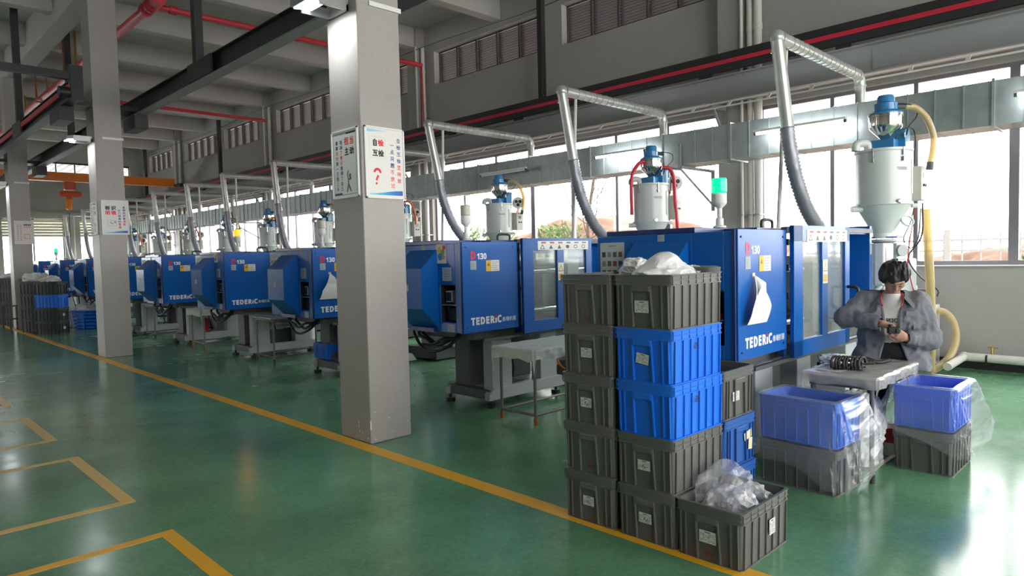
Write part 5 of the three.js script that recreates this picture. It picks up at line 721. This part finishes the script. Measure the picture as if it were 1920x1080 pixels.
// temperature unit, its hoses and cables at the right
{
  const t = thing('temperature_unit', 'white slim temperature control unit on floor behind the worker', 'cabinet', [0, 0, 0]);
  part('cabinet', span(-2.8, -2.46, 0.06, 0.86, -10.46, -10.14, 0.01), M.machineGrey, t); part('front_panel', span(-2.46, -2.45, 0.07, 0.855, -10.455, -10.145, 0.004), M.white, t, 'white front panel'); part('vent', [...Array(14)].map((_, i) => span(-2.45, -2.446, 0.12 + i * 0.02, 0.128 + i * 0.02, -10.42, -10.2)), M.darkGrey, t); part('warning_label', faceX(0.07, 0.08, -2.447, 0.5, -10.34), D.warn, t); part('top_unit', [span(-2.76, -2.5, 0.86, 1.0, -10.42, -10.18, 0.008), span(-3.0, -2.55, 1.0, 1.07, -10.44, -10.16, 0.008)], M.darkGrey, t); part('caster', [[-2.76, -10.2], [-2.5, -10.2], [-2.5, -10.4], [-2.76, -10.4]].map(([x, z]) => rod(V(x, 0.03, z - 0.012), V(x, 0.03, z + 0.012), 0.03, 14)), M.black, t);
  single('hose', [ribbedTube([V(-2.12, 2.05, -8.45), V(-2.13, 1.6, -8.6), V(-2.2, 1.0, -9.0), V(-2.27, 0.5, -9.35), V(-2.34, 0.2, -9.6), V(-2.38, 0.07, -9.75), V(-2.36, 0.07, -9.95), V(-2.3, 0.12, -10.05)], 0.042, 0.02, 0.004)], M.hose, 'cream corrugated hose hanging from the nearest hopper to the floor', 'hose');
  single('hose', [ribbedTube([V(-2.43, 0.78, -10.3), V(-2.36, 0.76, -10.32), V(-2.26, 0.64, -10.3), V(-2.21, 0.42, -10.22), V(-2.26, 0.2, -10.1), V(-2.36, 0.07, -10.0)], 0.042, 0.02, 0.004)], M.hose, 'cream corrugated hose looping out of the white temperature unit', 'hose');
  single('cable', [tube([V(-2.1, 2.1, -8.25), V(-2.12, 1.75, -8.3), V(-2.3, 1.52, -8.5), V(-2.3, 1.3, -8.9), V(-2.28, 1.1, -9.6), V(-2.42, 0.98, -10.2)], 0.008, 60, 6)], M.black, 'black cable running from nearest hopper to the white unit', 'cable'); single('cable', [tube([V(-2.16, 2.1, -8.2), V(-2.2, 1.9, -8.2), V(-2.28, 1.72, -8.25), V(-2.22, 1.62, -8.3), V(-2.15, 1.75, -8.3), V(-2.13, 2.05, -8.3)], 0.006, 50, 6)], M.black, 'thin black cable looping below the nearest control box', 'cable'); single('cable', [tube([V(-2.14, 2.1, -8.22), V(-2.22, 1.8, -8.3), V(-2.28, 1.5, -8.4), V(-2.3, 1.25, -8.6), V(-2.36, 1.1, -9.0), V(-2.6, 1.04, -10.2)], 0.006, 60, 6)], M.red, 'dark red cable hanging below the nearest hopper', 'cable');
}
// yellow hose coils seen under the second machine
single('hose', [tube([V(-5.6, 0.5, -6.2), V(-5.3, 0.62, -6.3), V(-5.05, 0.5, -6.35), V(-5.1, 0.3, -6.3), V(-5.4, 0.26, -6.2), V(-5.55, 0.4, -6.25), V(-5.3, 0.55, -6.4), V(-5.0, 0.36, -6.4), V(-5.2, 0.24, -6.2)], 0.011, 80, 8)], M.orangeHose, 'thin orange hose coiled under the second machine', 'hose');

{ const t = thing('key_bundle', 'black key bundle with pale blue tag hanging under nearest safety door', 'keys', [-2.2, 0.66, -5.74]); part('pouch', soft(0.03, 0.1, 0.1, 0.008, 0, 0, 0), M.black, t); part('tag', soft(0.012, 0.09, 0.035, 0.005, 0.012, 0.01, -0.1), M.loaderBlue, t, 'pale blue tag'); part('strap', [rod(V(0, 0.04, 0), V(-0.03, 0.1, 0), 0.004, 6), rod(V(0.01, 0.05, -0.1), V(-0.03, 0.1, -0.05), 0.004, 6)], M.black, t); }
// ================= the worker =================
// surface nets over a distance field
function fieldMesh(f, lo, hi, cell) {
  const n = [0, 1, 2].map((i) => Math.ceil((hi[i] - lo[i]) / cell) + 1), [nx, ny, nz] = n, val = new Float32Array(nx * ny * nz), id = (i, j, k) => (k * ny + j) * nx + i;
  for (let k = 0; k < nz; k++) for (let j = 0; j < ny; j++) for (let i = 0; i < nx; i++) val[id(i, j, k)] = f(lo[0] + i * cell, lo[1] + j * cell, lo[2] + k * cell);
  const vert = new Int32Array(nx * ny * nz).fill(-1), pos = [], idx = [];
  for (let k = 0; k + 1 < nz; k++) for (let j = 0; j + 1 < ny; j++) for (let i = 0; i + 1 < nx; i++) {
    let sx = 0, sy = 0, sz = 0, c = 0; const at = (a, b, d) => val[id(i + a, j + b, k + d)];
    const edge = (a0, b0, d0, a1, b1, d1) => { const p = at(a0, b0, d0), q = at(a1, b1, d1); if ((p < 0) !== (q < 0)) { const t = p / (p - q); sx += a0 + (a1 - a0) * t; sy += b0 + (b1 - b0) * t; sz += d0 + (d1 - d0) * t; c++; } };
    for (const [u, v] of [[0, 0], [1, 0], [0, 1], [1, 1]]) { edge(0, u, v, 1, u, v); edge(u, 0, v, u, 1, v); edge(u, v, 0, u, v, 1); }
    if (c) { vert[id(i, j, k)] = pos.length / 3; pos.push(lo[0] + (i + sx / c) * cell, lo[1] + (j + sy / c) * cell, lo[2] + (k + sz / c) * cell); }
  }
  const quad = (a, b, c, d, flip) => { if (a < 0 || b < 0 || c < 0 || d < 0) return; flip ? idx.push(a, c, b, a, d, c) : idx.push(a, b, c, a, c, d); };
  for (let k = 1; k + 1 < nz; k++) for (let j = 1; j + 1 < ny; j++) for (let i = 1; i + 1 < nx; i++) {
    const v0 = val[id(i, j, k)] < 0;
    if (v0 !== val[id(i + 1, j, k)] < 0) quad(vert[id(i, j - 1, k - 1)], vert[id(i, j, k - 1)], vert[id(i, j, k)], vert[id(i, j - 1, k)], !v0);
    if (v0 !== val[id(i, j + 1, k)] < 0) quad(vert[id(i - 1, j, k - 1)], vert[id(i - 1, j, k)], vert[id(i, j, k)], vert[id(i, j, k - 1)], !v0);
    if (v0 !== val[id(i, j, k + 1)] < 0) quad(vert[id(i - 1, j - 1, k)], vert[id(i, j - 1, k)], vert[id(i, j, k)], vert[id(i - 1, j, k)], !v0);
  }
  const g = new THREE.BufferGeometry(); g.setAttribute('position', new THREE.Float32BufferAttribute(pos, 3)); g.setIndex(idx); g.computeVertexNormals(); return g;
}
const smin = (a, b, k) => { const h = Math.max(k - Math.abs(a - b), 0) / k; return Math.min(a, b) - h * h * k * 0.25; };
function cap(px, py, pz, b) { // tapered capsule b = [ax, ay, az, bx, by, bz, ra, rb]
  const dx = b[3] - b[0], dy = b[4] - b[1], dz = b[5] - b[2], ux = px - b[0], uy = py - b[1], uz = pz - b[2]; const t = clamp((ux * dx + uy * dy + uz * dz) / (dx * dx + dy * dy + dz * dz + 1e-9)); const x = ux - dx * t, y = uy - dy * t, z = uz - dz * t; return Math.sqrt(x * x + y * y + z * z) - (b[6] + (b[7] - b[6]) * t);
}
const ell = (x, y, z, cx, cy, cz, rx, ry, rz) => { const a = (x - cx) / rx, b = (y - cy) / ry, c = (z - cz) / rz, k = Math.sqrt(a * a + b * b + c * c); return (k - 1) * Math.min(rx, ry, rz); };
const caps = (list, k) => (x, y, z) => { let d = 9; for (const b of list) d = smin(d, cap(x, y, z, b), k); return d; };
function keepTriangles(g, test) { const p = g.attributes.position, ix = g.index.array, out = []; for (let i = 0; i < ix.length; i += 3) { let x = 0, y = 0, z = 0; for (let k = 0; k < 3; k++) { x += p.getX(ix[i + k]) / 3; y += p.getY(ix[i + k]) / 3; z += p.getZ(ix[i + k]) / 3; } if (test(x, y, z)) out.push(ix[i], ix[i + 1], ix[i + 2]); } g.setIndex(out); g.computeVertexNormals(); return g; }
{
  const t = thing('person', 'worker in grey jacket bending over a black part beside the nearest machine', 'person', [-1.765, 0, -6.08], 0.284);
  const skin = std(lin(0.42, 0.24, 0.17), 0.55), jacketM = std(lin(0.165, 0.172, 0.19), 0.75, 0, { sheen: 0.3, sheenRoughness: 0.6 }), shirtM = std(lin(0.62, 0.6, 0.57), 0.8), trouserM = std(lin(0.012, 0.012, 0.014), 0.75), hairM = std(lin(0.008, 0.007, 0.007), 0.6);
  // joints
  const shR = [-0.185, 1.205, -0.02], elR = [-0.335, 1.07, 0.09], wrR = [-0.075, 1.045, 0.26], shL = [0.185, 1.19, -0.03], elL = [0.262, 0.915, 0.03], wrL = [0.09, 0.935, 0.25], neck = [0.0, 1.25, 0.03], skull = [0.015, 1.395, 0.1];
  const bone = (a, b, ra, rb) => [...a, ...b, ra, rb];
  const bodyBones = [bone([-0.13, 1.2, -0.02], [0.13, 1.19, -0.02], 0.07, 0.07), bone([-0.07, 1.08, -0.01], [0.07, 1.08, -0.01], 0.1, 0.1), bone([-0.06, 0.92, 0], [0.06, 0.92, 0], 0.1, 0.1), bone([-0.07, 0.82, -0.01], [0.07, 0.82, -0.01], 0.1, 0.1), bone(neck, skull, 0.055, 0.05), bone(shR, elR, 0.048, 0.038), bone(elR, wrR, 0.038, 0.026), bone(shL, elL, 0.048, 0.038), bone(elL, wrL, 0.038, 0.026), bone([-0.085, 0.8, 0], [-0.1, 0.44, 0.03], 0.08, 0.055), bone([-0.1, 0.44, 0.03], [-0.11, 0.08, -0.02], 0.052, 0.036), bone([0.085, 0.8, 0], [0.1, 0.44, 0.02], 0.08, 0.055), bone([0.1, 0.44, 0.02], [0.115, 0.08, -0.04], 0.052, 0.036), bone([-0.11, 0.04, -0.03], [-0.125, 0.03, 0.12], 0.035, 0.03), bone([0.115, 0.04, -0.05], [0.13, 0.03, 0.1], 0.035, 0.03)];
  const bodyG = fieldMesh(caps(bodyBones, 0.05), [-0.45, -0.02, -0.22], [0.4, 1.45, 0.36], 0.013);
  // head in its own axes (x right, y up, z forward), then tilted down and turned
  const headM = new THREE.Matrix4().makeTranslation(...skull).multiply(new THREE.Matrix4().makeRotationFromEuler(new THREE.Euler(0.8, 0.24, -0.06, 'YXZ')));
  const headF = (x, y, z) => {
    let d = ell(x, y, z, 0, 0.025, -0.012, 0.077, 0.095, 0.097); d = smin(d, cap(x, y, z, [0, -0.03, 0.03, 0, -0.083, 0.062, 0.058, 0.03]), 0.04); const ax = Math.abs(x);
    d = smin(d, cap(ax, y, z, [0.045, -0.02, 0.055, 0.03, -0.055, 0.06, 0.024, 0.022]), 0.03); d = smin(d, cap(ax, y, z, [0.012, 0.028, 0.085, 0.045, 0.026, 0.07, 0.01, 0.01]), 0.02);
    d = -smin(-d, ell(ax, y, z, 0.03, 0.006, 0.105, 0.02, 0.013, 0.022), 0.012); d = smin(d, ell(ax, y, z, 0.03, 0.004, 0.077, 0.014, 0.011, 0.013), 0.006);
    d = smin(d, cap(x, y, z, [0, 0.018, 0.084, 0, -0.024, 0.108, 0.008, 0.012]), 0.012); d = smin(d, ell(ax, y, z, 0.011, -0.029, 0.095, 0.009, 0.007, 0.009), 0.006);
    d = smin(d, cap(ax, y, z, [0, -0.052, 0.097, 0.02, -0.055, 0.086, 0.006, 0.003]), 0.008); d = smin(d, cap(ax, y, z, [0, -0.064, 0.094, 0.016, -0.062, 0.086, 0.007, 0.003]), 0.008);
    return smin(d, ell(ax, y, z, 0.078, -0.005, -0.008, 0.009, 0.03, 0.02), 0.008);
  };
  const headG = fieldMesh(headF, [-0.1, -0.135, -0.13], [0.1, 0.14, 0.14], 0.0042).applyMatrix4(headM);
  const hair = (x, y, z) => { const d = ell(x, y, z, 0, 0.034, -0.015, 0.113, 0.112, 0.118) + 0.008 * noise3(x * 85, y * 22, z * 40) + 0.011 * noise3(x * 30 + 5, y * 14, z * 30) , face = Math.max(0.05 - z - 0.028 * noise3(x * 40, 3, 1), y - 0.045 - 0.014 * noise3(x * 45, 1, 7)), side = Math.max(0.02 - z, y + 0.0), low = y + 0.06 + 0.02 * noise3(x * 60, 2, z * 60); return Math.max(d, -face, -side, -low); };
  const hairG = fieldMesh(hair, [-0.14, -0.1, -0.16], [0.14, 0.17, 0.14], 0.0045).applyMatrix4(headM);
  // hands: palm, four fingers, a thumb from the palm's side
  function hand(w, dir, norm, flip, curls) {
    const d = V(...dir).normalize(), nn = V(...norm).addScaledVector(d, -V(...norm).dot(d)).normalize(), s = d.clone().cross(nn).multiplyScalar(flip), P = (a, b, c) => V(...w).addScaledVector(d, a).addScaledVector(s, b).addScaledVector(nn, c).toArray();
    const palm = [bone(P(-0.03, 0, 0), P(0.012, 0, 0), 0.026, 0.024), bone(P(0.015, -0.02, 0), P(0.072, -0.028, 0.003), 0.017, 0.013), bone(P(0.015, -0.006, 0), P(0.078, -0.009, 0), 0.018, 0.013), bone(P(0.015, 0.008, 0), P(0.077, 0.01, 0), 0.018, 0.013), bone(P(0.015, 0.02, 0), P(0.07, 0.028, 0.003), 0.016, 0.012), bone(P(0.01, 0.026, 0.006), P(0.045, 0.036, 0.012), 0.015, 0.013)];
    const f = [[-0.03, 0.038, 0.024, 0.02, 0.0075], [-0.0105, 0.045, 0.028, 0.022, 0.0085], [0.0095, 0.048, 0.03, 0.022, 0.0088], [0.0285, 0.042, 0.026, 0.021, 0.0085]].map(([b, l1, l2, l3, r], i) => { let a = 0.074 - Math.abs(i - 1.6) * 0.004, c = 0, ang = curls[i] * 0.6, out = [], p = [a, b, c]; [l1, l2, l3].forEach((l, j) => { const q = [p[0] + Math.cos(ang) * l, p[1] * 1.0, p[2] + Math.sin(ang) * l]; out.push(bone(P(...p), P(...q), r * (1 - j * 0.06), r * (0.94 - j * 0.08))); p = q; ang += curls[i] * 0.85; }); return out; });
    const th = [bone(P(0.02, 0.034, 0.01), P(0.052, 0.058, 0.022), 0.014, 0.0105), bone(P(0.052, 0.058, 0.022), P(0.082, 0.056, 0.034), 0.0105, 0.009), bone(P(0.082, 0.056, 0.034), P(0.104, 0.046, 0.04), 0.009, 0.0075)];
    const pf = caps(palm, 0.014), ff = [...f, th].map((l) => caps(l, 0.004)); const F = (x, y, z) => { let q = pf(x, y, z); for (const g of ff) q = smin(q, g(x, y, z), 0.006); return q; };
    return fieldMesh(F, [w[0] - 0.14, w[1] - 0.14, w[2] - 0.14], [w[0] + 0.18, w[1] + 0.16, w[2] + 0.18], 0.0042);
  }
  const handR = hand(wrR, [0.86, -0.22, 0.42], [-0.1, -0.9, -0.35], 1, [0.9, 0.85, 0.8, 0.7]), handL = hand(wrL, [-0.62, 0.42, 0.62], [-0.6, 0.35, -0.75], 1, [0.75, 0.8, 0.85, 0.8]);
  part('body', [bodyG, headG, handR, handL], skin, t);
  part('hair', hairG, hairM, t, 'short thick black hair');
  for (const s of [-1, 1]) { part('eyebrow', tube([V(s * 0.014, 0.03, 0.096), V(s * 0.03, 0.034, 0.09), V(s * 0.047, 0.029, 0.076)], 0.0032, 10, 6).applyMatrix4(headM), hairM, t); part('eyelid', tube([V(s * 0.018, 0.0, 0.088), V(s * 0.03, -0.004, 0.0915), V(s * 0.043, 0.001, 0.084)], 0.0016, 10, 6).applyMatrix4(headM), hairM, t); }
  part('lips', [tube([V(-0.019, -0.057, 0.09), V(0, -0.0565, 0.1045), V(0.019, -0.057, 0.09)], 0.0036, 14, 6).applyMatrix4(headM)], std(lin(0.34, 0.12, 0.1), 0.5), t);
  // T-shirt, trousers, shoes
  const shirtF = caps([bone([-0.1, 1.17, 0], [0.1, 1.17, 0], 0.085, 0.085), bone([-0.07, 1.06, 0.02], [0.07, 1.06, 0.02], 0.112, 0.112), bone([-0.07, 0.9, 0.03], [0.07, 0.9, 0.03], 0.118, 0.118), bone([-0.07, 0.84, 0.03], [0.07, 0.84, 0.03], 0.122, 0.122), bone([0, 1.2, 0.02], [0, 1.26, 0.04], 0.07, 0.062)], 0.05);
  part('t_shirt', keepTriangles(fieldMesh((x, y, z) => Math.max(shirtF(x, y, z) + 0.004 * noise3(x * 22, y * 14, z * 20), y - 1.272), [-0.24, 0.68, -0.16], [0.24, 1.32, 0.2], 0.011), (x, y) => y > 0.88 && y < 1.268 && Math.abs(x) < 0.13), shirtM, t, 'white T-shirt');
  part('shirt_print', sheet((u, v) => [-0.07 + u * 0.13, 1.085 - v * 0.09, 0.1385 + 0.012 * Math.sin(u * Math.PI) - 0.012 + 0.006 * v], 10, 6), decal(canvasTex(192, 128, (g) => { g.clearRect(0, 0, 192, 128); g.fillStyle = '#23302a'; g.font = 'bold 66px sans-serif'; g.fillText('NIC', 44, 112); g.font = 'bold 40px sans-serif'; g.fillText('ACAD', 20, 46); }), 0.8), t, 'dark letters');
  part('trousers', keepTriangles(fieldMesh(((f) => (x, y, z) => f(x, y, z) + 0.006 * noise3(x * 16, y * 9, z * 16))(caps([bone([-0.07, 0.88, 0.02], [0.07, 0.88, 0.02], 0.112, 0.112), bone([-0.075, 0.8, 0], [0.075, 0.8, 0], 0.118, 0.118), bone([-0.09, 0.76, 0], [-0.1, 0.44, 0.03], 0.098, 0.075), bone([-0.1, 0.44, 0.03], [-0.112, 0.09, -0.02], 0.072, 0.062), bone([0.09, 0.76, 0], [0.1, 0.44, 0.02], 0.098, 0.075), bone([0.1, 0.44, 0.02], [0.118, 0.09, -0.04], 0.072, 0.062)], 0.04)), [-0.24, 0.0, -0.18], [0.26, 1.02, 0.2], 0.012), (x, y) => y > 0.06 && y < 0.96), trouserM, t, 'black trousers');
  for (const [x, z, d] of [[-0.115, 0.02, 0], [0.125, 0.0, 1]]) part('shoe', fieldMesh((a, b, c) => Math.max(smin(cap(a, b, c, [x, 0.045, z - 0.07, x + (d ? 0.012 : -0.012), 0.035, z + 0.12, 0.045, 0.04]), cap(a, b, c, [x, 0.05, z - 0.05, x, 0.09, z - 0.05, 0.042, 0.04]), 0.03), 0.004 - b), [x - 0.09, -0.01, z - 0.16], [x + 0.09, 0.15, z + 0.2], 0.008), M.black, t);
  // jacket: open in front, loose, with wrinkled sleeves
  const jb = [bone([-0.15, 1.19, -0.02], [0.15, 1.18, -0.02], 0.088, 0.088), bone([-0.09, 1.08, 0.0], [0.09, 1.08, 0.0], 0.135, 0.135), bone([-0.1, 0.93, 0.02], [0.1, 0.93, 0.02], 0.145, 0.145), bone([-0.13, 0.72, 0.01], [0.13, 0.7, 0.0], 0.155, 0.15), bone([0, 1.2, -0.01], [0, 1.265, 0.01], 0.085, 0.075)], jt = caps(jb, 0.06);
  const jr = caps([bone(shR, elR, 0.084, 0.074), bone(elR, [wrR[0] - 0.035, wrR[1] + 0.003, wrR[2] - 0.022], 0.075, 0.05)], 0.03), jl = caps([bone(shL, elL, 0.084, 0.078), bone(elL, [wrL[0] + 0.03, wrL[1] - 0.004, wrL[2] - 0.035], 0.08, 0.05)], 0.03);
  const wr = (x, y, z) => 0.0085 * (1 - 2 * Math.abs(noise3(x * 15 + 3, y * 13, z * 15))) + 0.0055 * (1 - 2 * Math.abs(noise3(x * 30, y * 26 + 4, z * 30)));
  const jf = (x, y, z) => { let d = smin(smin(jt(x, y, z), jr(x, y, z), 0.05), jl(x, y, z), 0.05); return d - wr(x, y, z); };
  const open = (y) => (y > 1.1 ? 0.055 + (y - 1.1) * 0.22 : y > 0.9 ? 0.055 : 0.055 + (0.9 - y) * 0.3), mid = (y) => 0.0 + (y < 0.95 ? (0.95 - y) * 0.06 : 0);
  const inSleeve = (x, y, z) => Math.min(jr(x, y, z), jl(x, y, z)) < 0.012;
  const endR = V(...wrR).sub(V(...elR)).normalize(), endL = V(...wrL).sub(V(...elL)).normalize();
  const jg = keepTriangles(fieldMesh(jf, [-0.48, 0.5, -0.26], [0.42, 1.38, 0.36], 0.0105), (x, y, z) => {
    if (y < 0.665 + 0.012 * Math.sin(x * 16)) return false; if (y > 1.29) return false; const a = endR.dot(V(x, y, z).sub(V(...wrR))), b = endL.dot(V(x, y, z).sub(V(...wrL)));
    if (jr(x, y, z) < 0.02 && a > 0.0 && x < 0.1 && z > 0.2) return false; if (jl(x, y, z) < 0.02 && b > -0.005 && z > 0.2) return false;
    return !(z > 0.05 && Math.abs(x - mid(y)) < open(y) && !inSleeve(x, y, z));
  });
  const jm = part('jacket', jg, jacketM, t, 'grey work jacket, open in front');
  // collar flaps, red lining at the neck, pocket flap, cuffs
  const curve = (s) => [V(s * 0.095, 1.255, -0.05), V(s * 0.1, 1.245, 0.03), V(s * 0.085, 1.2, 0.115)], cw = (s) => sheet((u, v) => { const [a, b, c] = curve(s), p = a.clone().multiplyScalar((1 - u) * (1 - u)).addScaledVector(b, 2 * u * (1 - u)).addScaledVector(c, u * u); return [p.x + s * v * (0.05 + 0.02 * u), p.y + 0.035 - v * (0.055 + 0.03 * u), p.z + v * (0.01 + 0.03 * u)]; }, 14, 6);
  part('collar', [cw(1), cw(-1)], jacketM, jm); for (const s of [-1, 1]) part('lining', tube([V(s * 0.072, 1.27, 0.05), V(s * 0.079, 1.22, 0.11), V(s * 0.064, 1.17, 0.138)], 0.006, 16, 6), M.red, jm, 'red collar lining');
  for (const s of [-1, 1]) { const pts = []; for (let y = 1.16; y > 0.69; y -= 0.05) { const x = mid(y) + s * (open(y) + 0.004); let z = 0.3; for (; z > 0.04; z -= 0.004) if (jt(x, y, z) - wr(x, y, z) < 0.001) break; pts.push(V(x, y, z + 0.002)); } part('placket', sheet((u, v) => { const f = v * (pts.length - 1), i = Math.min(pts.length - 2, Math.floor(f)), p = pts[i].clone().lerp(pts[i + 1], f - i); return [p.x + s * (u - 0.35) * 0.03, p.y, p.z + 0.004 - 0.012 * Math.abs(u - 0.35)]; }, 6, 40), jacketM, jm); }
  part('pocket_flap', sheet((u, v) => [0.1 + u * 0.08, 1.135 - v * 0.035 - u * 0.01, 0.148 - u * 0.035 + 0.004 * v], 6, 4), jacketM, jm);
  part('cuff', [rod(V(wrR[0] - 0.075, wrR[1] + 0.007, wrR[2] - 0.045), V(wrR[0] - 0.035, wrR[1] + 0.004, wrR[2] - 0.024), 0.054, 20, 0.05), rod(V(wrL[0] + 0.065, wrL[1] - 0.004, wrL[2] - 0.08), V(wrL[0] + 0.03, wrL[1], wrL[2] - 0.04), 0.056, 20, 0.05)], jacketM, jm);
  // the part he holds
  const c = V(0.012, 1.0, 0.325).applyMatrix4(new THREE.Matrix4().makeRotationY(0.284)).add(V(-1.765, 0, -6.08)); const h = thing('moulded_part', 'black moulded part held in the worker\'s two hands', 'moulded part', c.toArray(), 0.5); part('body', [soft(0.085, 0.05, 0.05, 0.01, 0, 0, 0), rod(V(-0.02, 0.02, 0), V(-0.02, 0.045, 0), 0.018, 16), rod(V(0.025, 0, 0.02), V(0.025, 0, 0.04), 0.014, 14)], M.black, h); part('bright_pin', rod(V(0.03, 0.012, 0.024), V(0.03, 0.012, 0.043), 0.006, 10), M.chrome, h);
}
// ================= outside the windows =================
{
  const soil = single('ground', [sheet((u, v) => { const x = mix(-70, 45, u), z = mix(-10.9, -80, v); return [x, -0.35 + (v > 0.03 ? 0.25 * noise3(x * 0.3, z * 0.3, 2) + 0.9 * clamp((-z - 20) / 25) : 0), z]; }, 120, 60).toNonIndexed()], M.soil, 'bare reddish earth outside the windows', 'ground'); soil.userData.kind = 'stuff'; soil.userData.label = 'bare reddish earth outside the windows';
  const f = thing('fence', 'pale metal railing fence outside the right-hand windows', 'fence', [0, 0, -15.2]); const X0 = -26, X1 = 8;
  for (let x = X0; x <= X1; x += 2.4) part('post', span(x + 0.96 - 0.05, x + 0.96 + 0.05, -0.4, 1.93, -0.05, 0.05), M.fence, f);
  for (const y of [0.5, 1.53, 1.73]) part('rail', span(X0, X1, y - 0.02, y + 0.02, -0.02, 0.02), M.fence, f);
  const bars = []; for (let x = X0; x < X1; x += 0.3) bars.push(x); for (const x of bars) part('bar', span(x - 0.012, x + 0.012, 0.3, 1.85, -0.012, 0.012), M.fence, f);
  const heap = (label, x, z, rx, ry, rz, s) => { const g = crumple(s, rx, ry, rz, { rough: 0.25, freq: 3, flat: 0.2 }); return single('earth_mound', g.translate(x, -0.1, z), M.soil, label, 'mound'); };
  heap('reddish earth mound behind the fence at the right edge', -2.9, -19, 2.2, 1.55, 1.6, 3); heap('long reddish earth bank outside the middle windows', -16, -20.5, 7, 2.9, 2.6, 6); heap('reddish earth bank outside the window behind the nearest machine', -9.5, -19.5, 3.2, 1.9, 2, 9);
  const leafShape = new THREE.Shape(); leafShape.moveTo(0, 0); leafShape.quadraticCurveTo(0.05, 0.06, 0, 0.16); leafShape.quadraticCurveTo(-0.05, 0.06, 0, 0); const leafG = new THREE.ShapeGeometry(leafShape, 3);
  const shrub = (label, x, z, w, h, n, s) => {
    const r = rng(s), t = thing('shrub', label, 'shrub', [x, 0.2, z]); const stems = []; for (let i = 0; i < 7; i++) stems.push(tube([V(0, -0.4, 0), V((r() - 0.5) * w * 0.4, h * 0.5, (r() - 0.5) * w * 0.4), V((r() - 0.5) * w, h * (0.8 + r() * 0.3), (r() - 0.5) * w)], 0.02, 10, 5)); part('stems', stems, M.bark, t);
    const im = new THREE.InstancedMesh(leafG, M.leaf, n), m = new THREE.Matrix4(), q = new THREE.Quaternion(), e = new THREE.Euler(); for (let i = 0; i < n; i++) { const a = r() * 6.28, rad = Math.sqrt(r()) * w * 0.6, y = (0.3 + 0.7 * r()) * h; e.set(r() * 6, r() * 6, r() * 6); m.compose(V(Math.cos(a) * rad * (1 - 0.4 * y / h), y, Math.sin(a) * rad * (1 - 0.4 * y / h)), q.setFromEuler(e), V(1, 1, 1).multiplyScalar(0.8 + r())); im.setMatrixAt(i, m); } im.name = 'leaves'; im.userData.kind = 'stuff'; t.add(im);
  };
  shrub('green shrub behind the fence at the right edge', -1.9, -17.5, 1.6, 1.5, 900, 3); shrub('green shrub seen through the windows behind the second hopper', -15.4, -17.4, 2.2, 2.4, 1000, 5); shrub('green shrub outside the windows near the third hopper', -18.5, -17.2, 2.4, 2.4, 1000, 7);
  { const t = thing('bare_tree', 'thin nearly bare tree outside the window left of red-hosed hopper', 'tree', [-13.2, 0, -16.5]); const r = rng(88), b = []; part('trunk', tube([V(0, -0.3, 0), V(0.1, 1.2, 0), V(-0.05, 2.4, 0.1), V(0.2, 4.2, 0)], 0.05, 20, 7), M.bark, t); for (let i = 0; i < 12; i++) { const y = 1 + i * 0.24, a = r() * 6.28; b.push(tube([V(0.05, y, 0), V(Math.cos(a) * 0.5, y + 0.4, Math.sin(a) * 0.4), V(Math.cos(a) * 0.9, y + 1.1 + r() * 0.4, Math.sin(a) * 0.7)], 0.014, 10, 5)); } part('branches', b, M.bark, t); }
}
scene.updateMatrixWorld(true);
renderer.render(scene, camera);
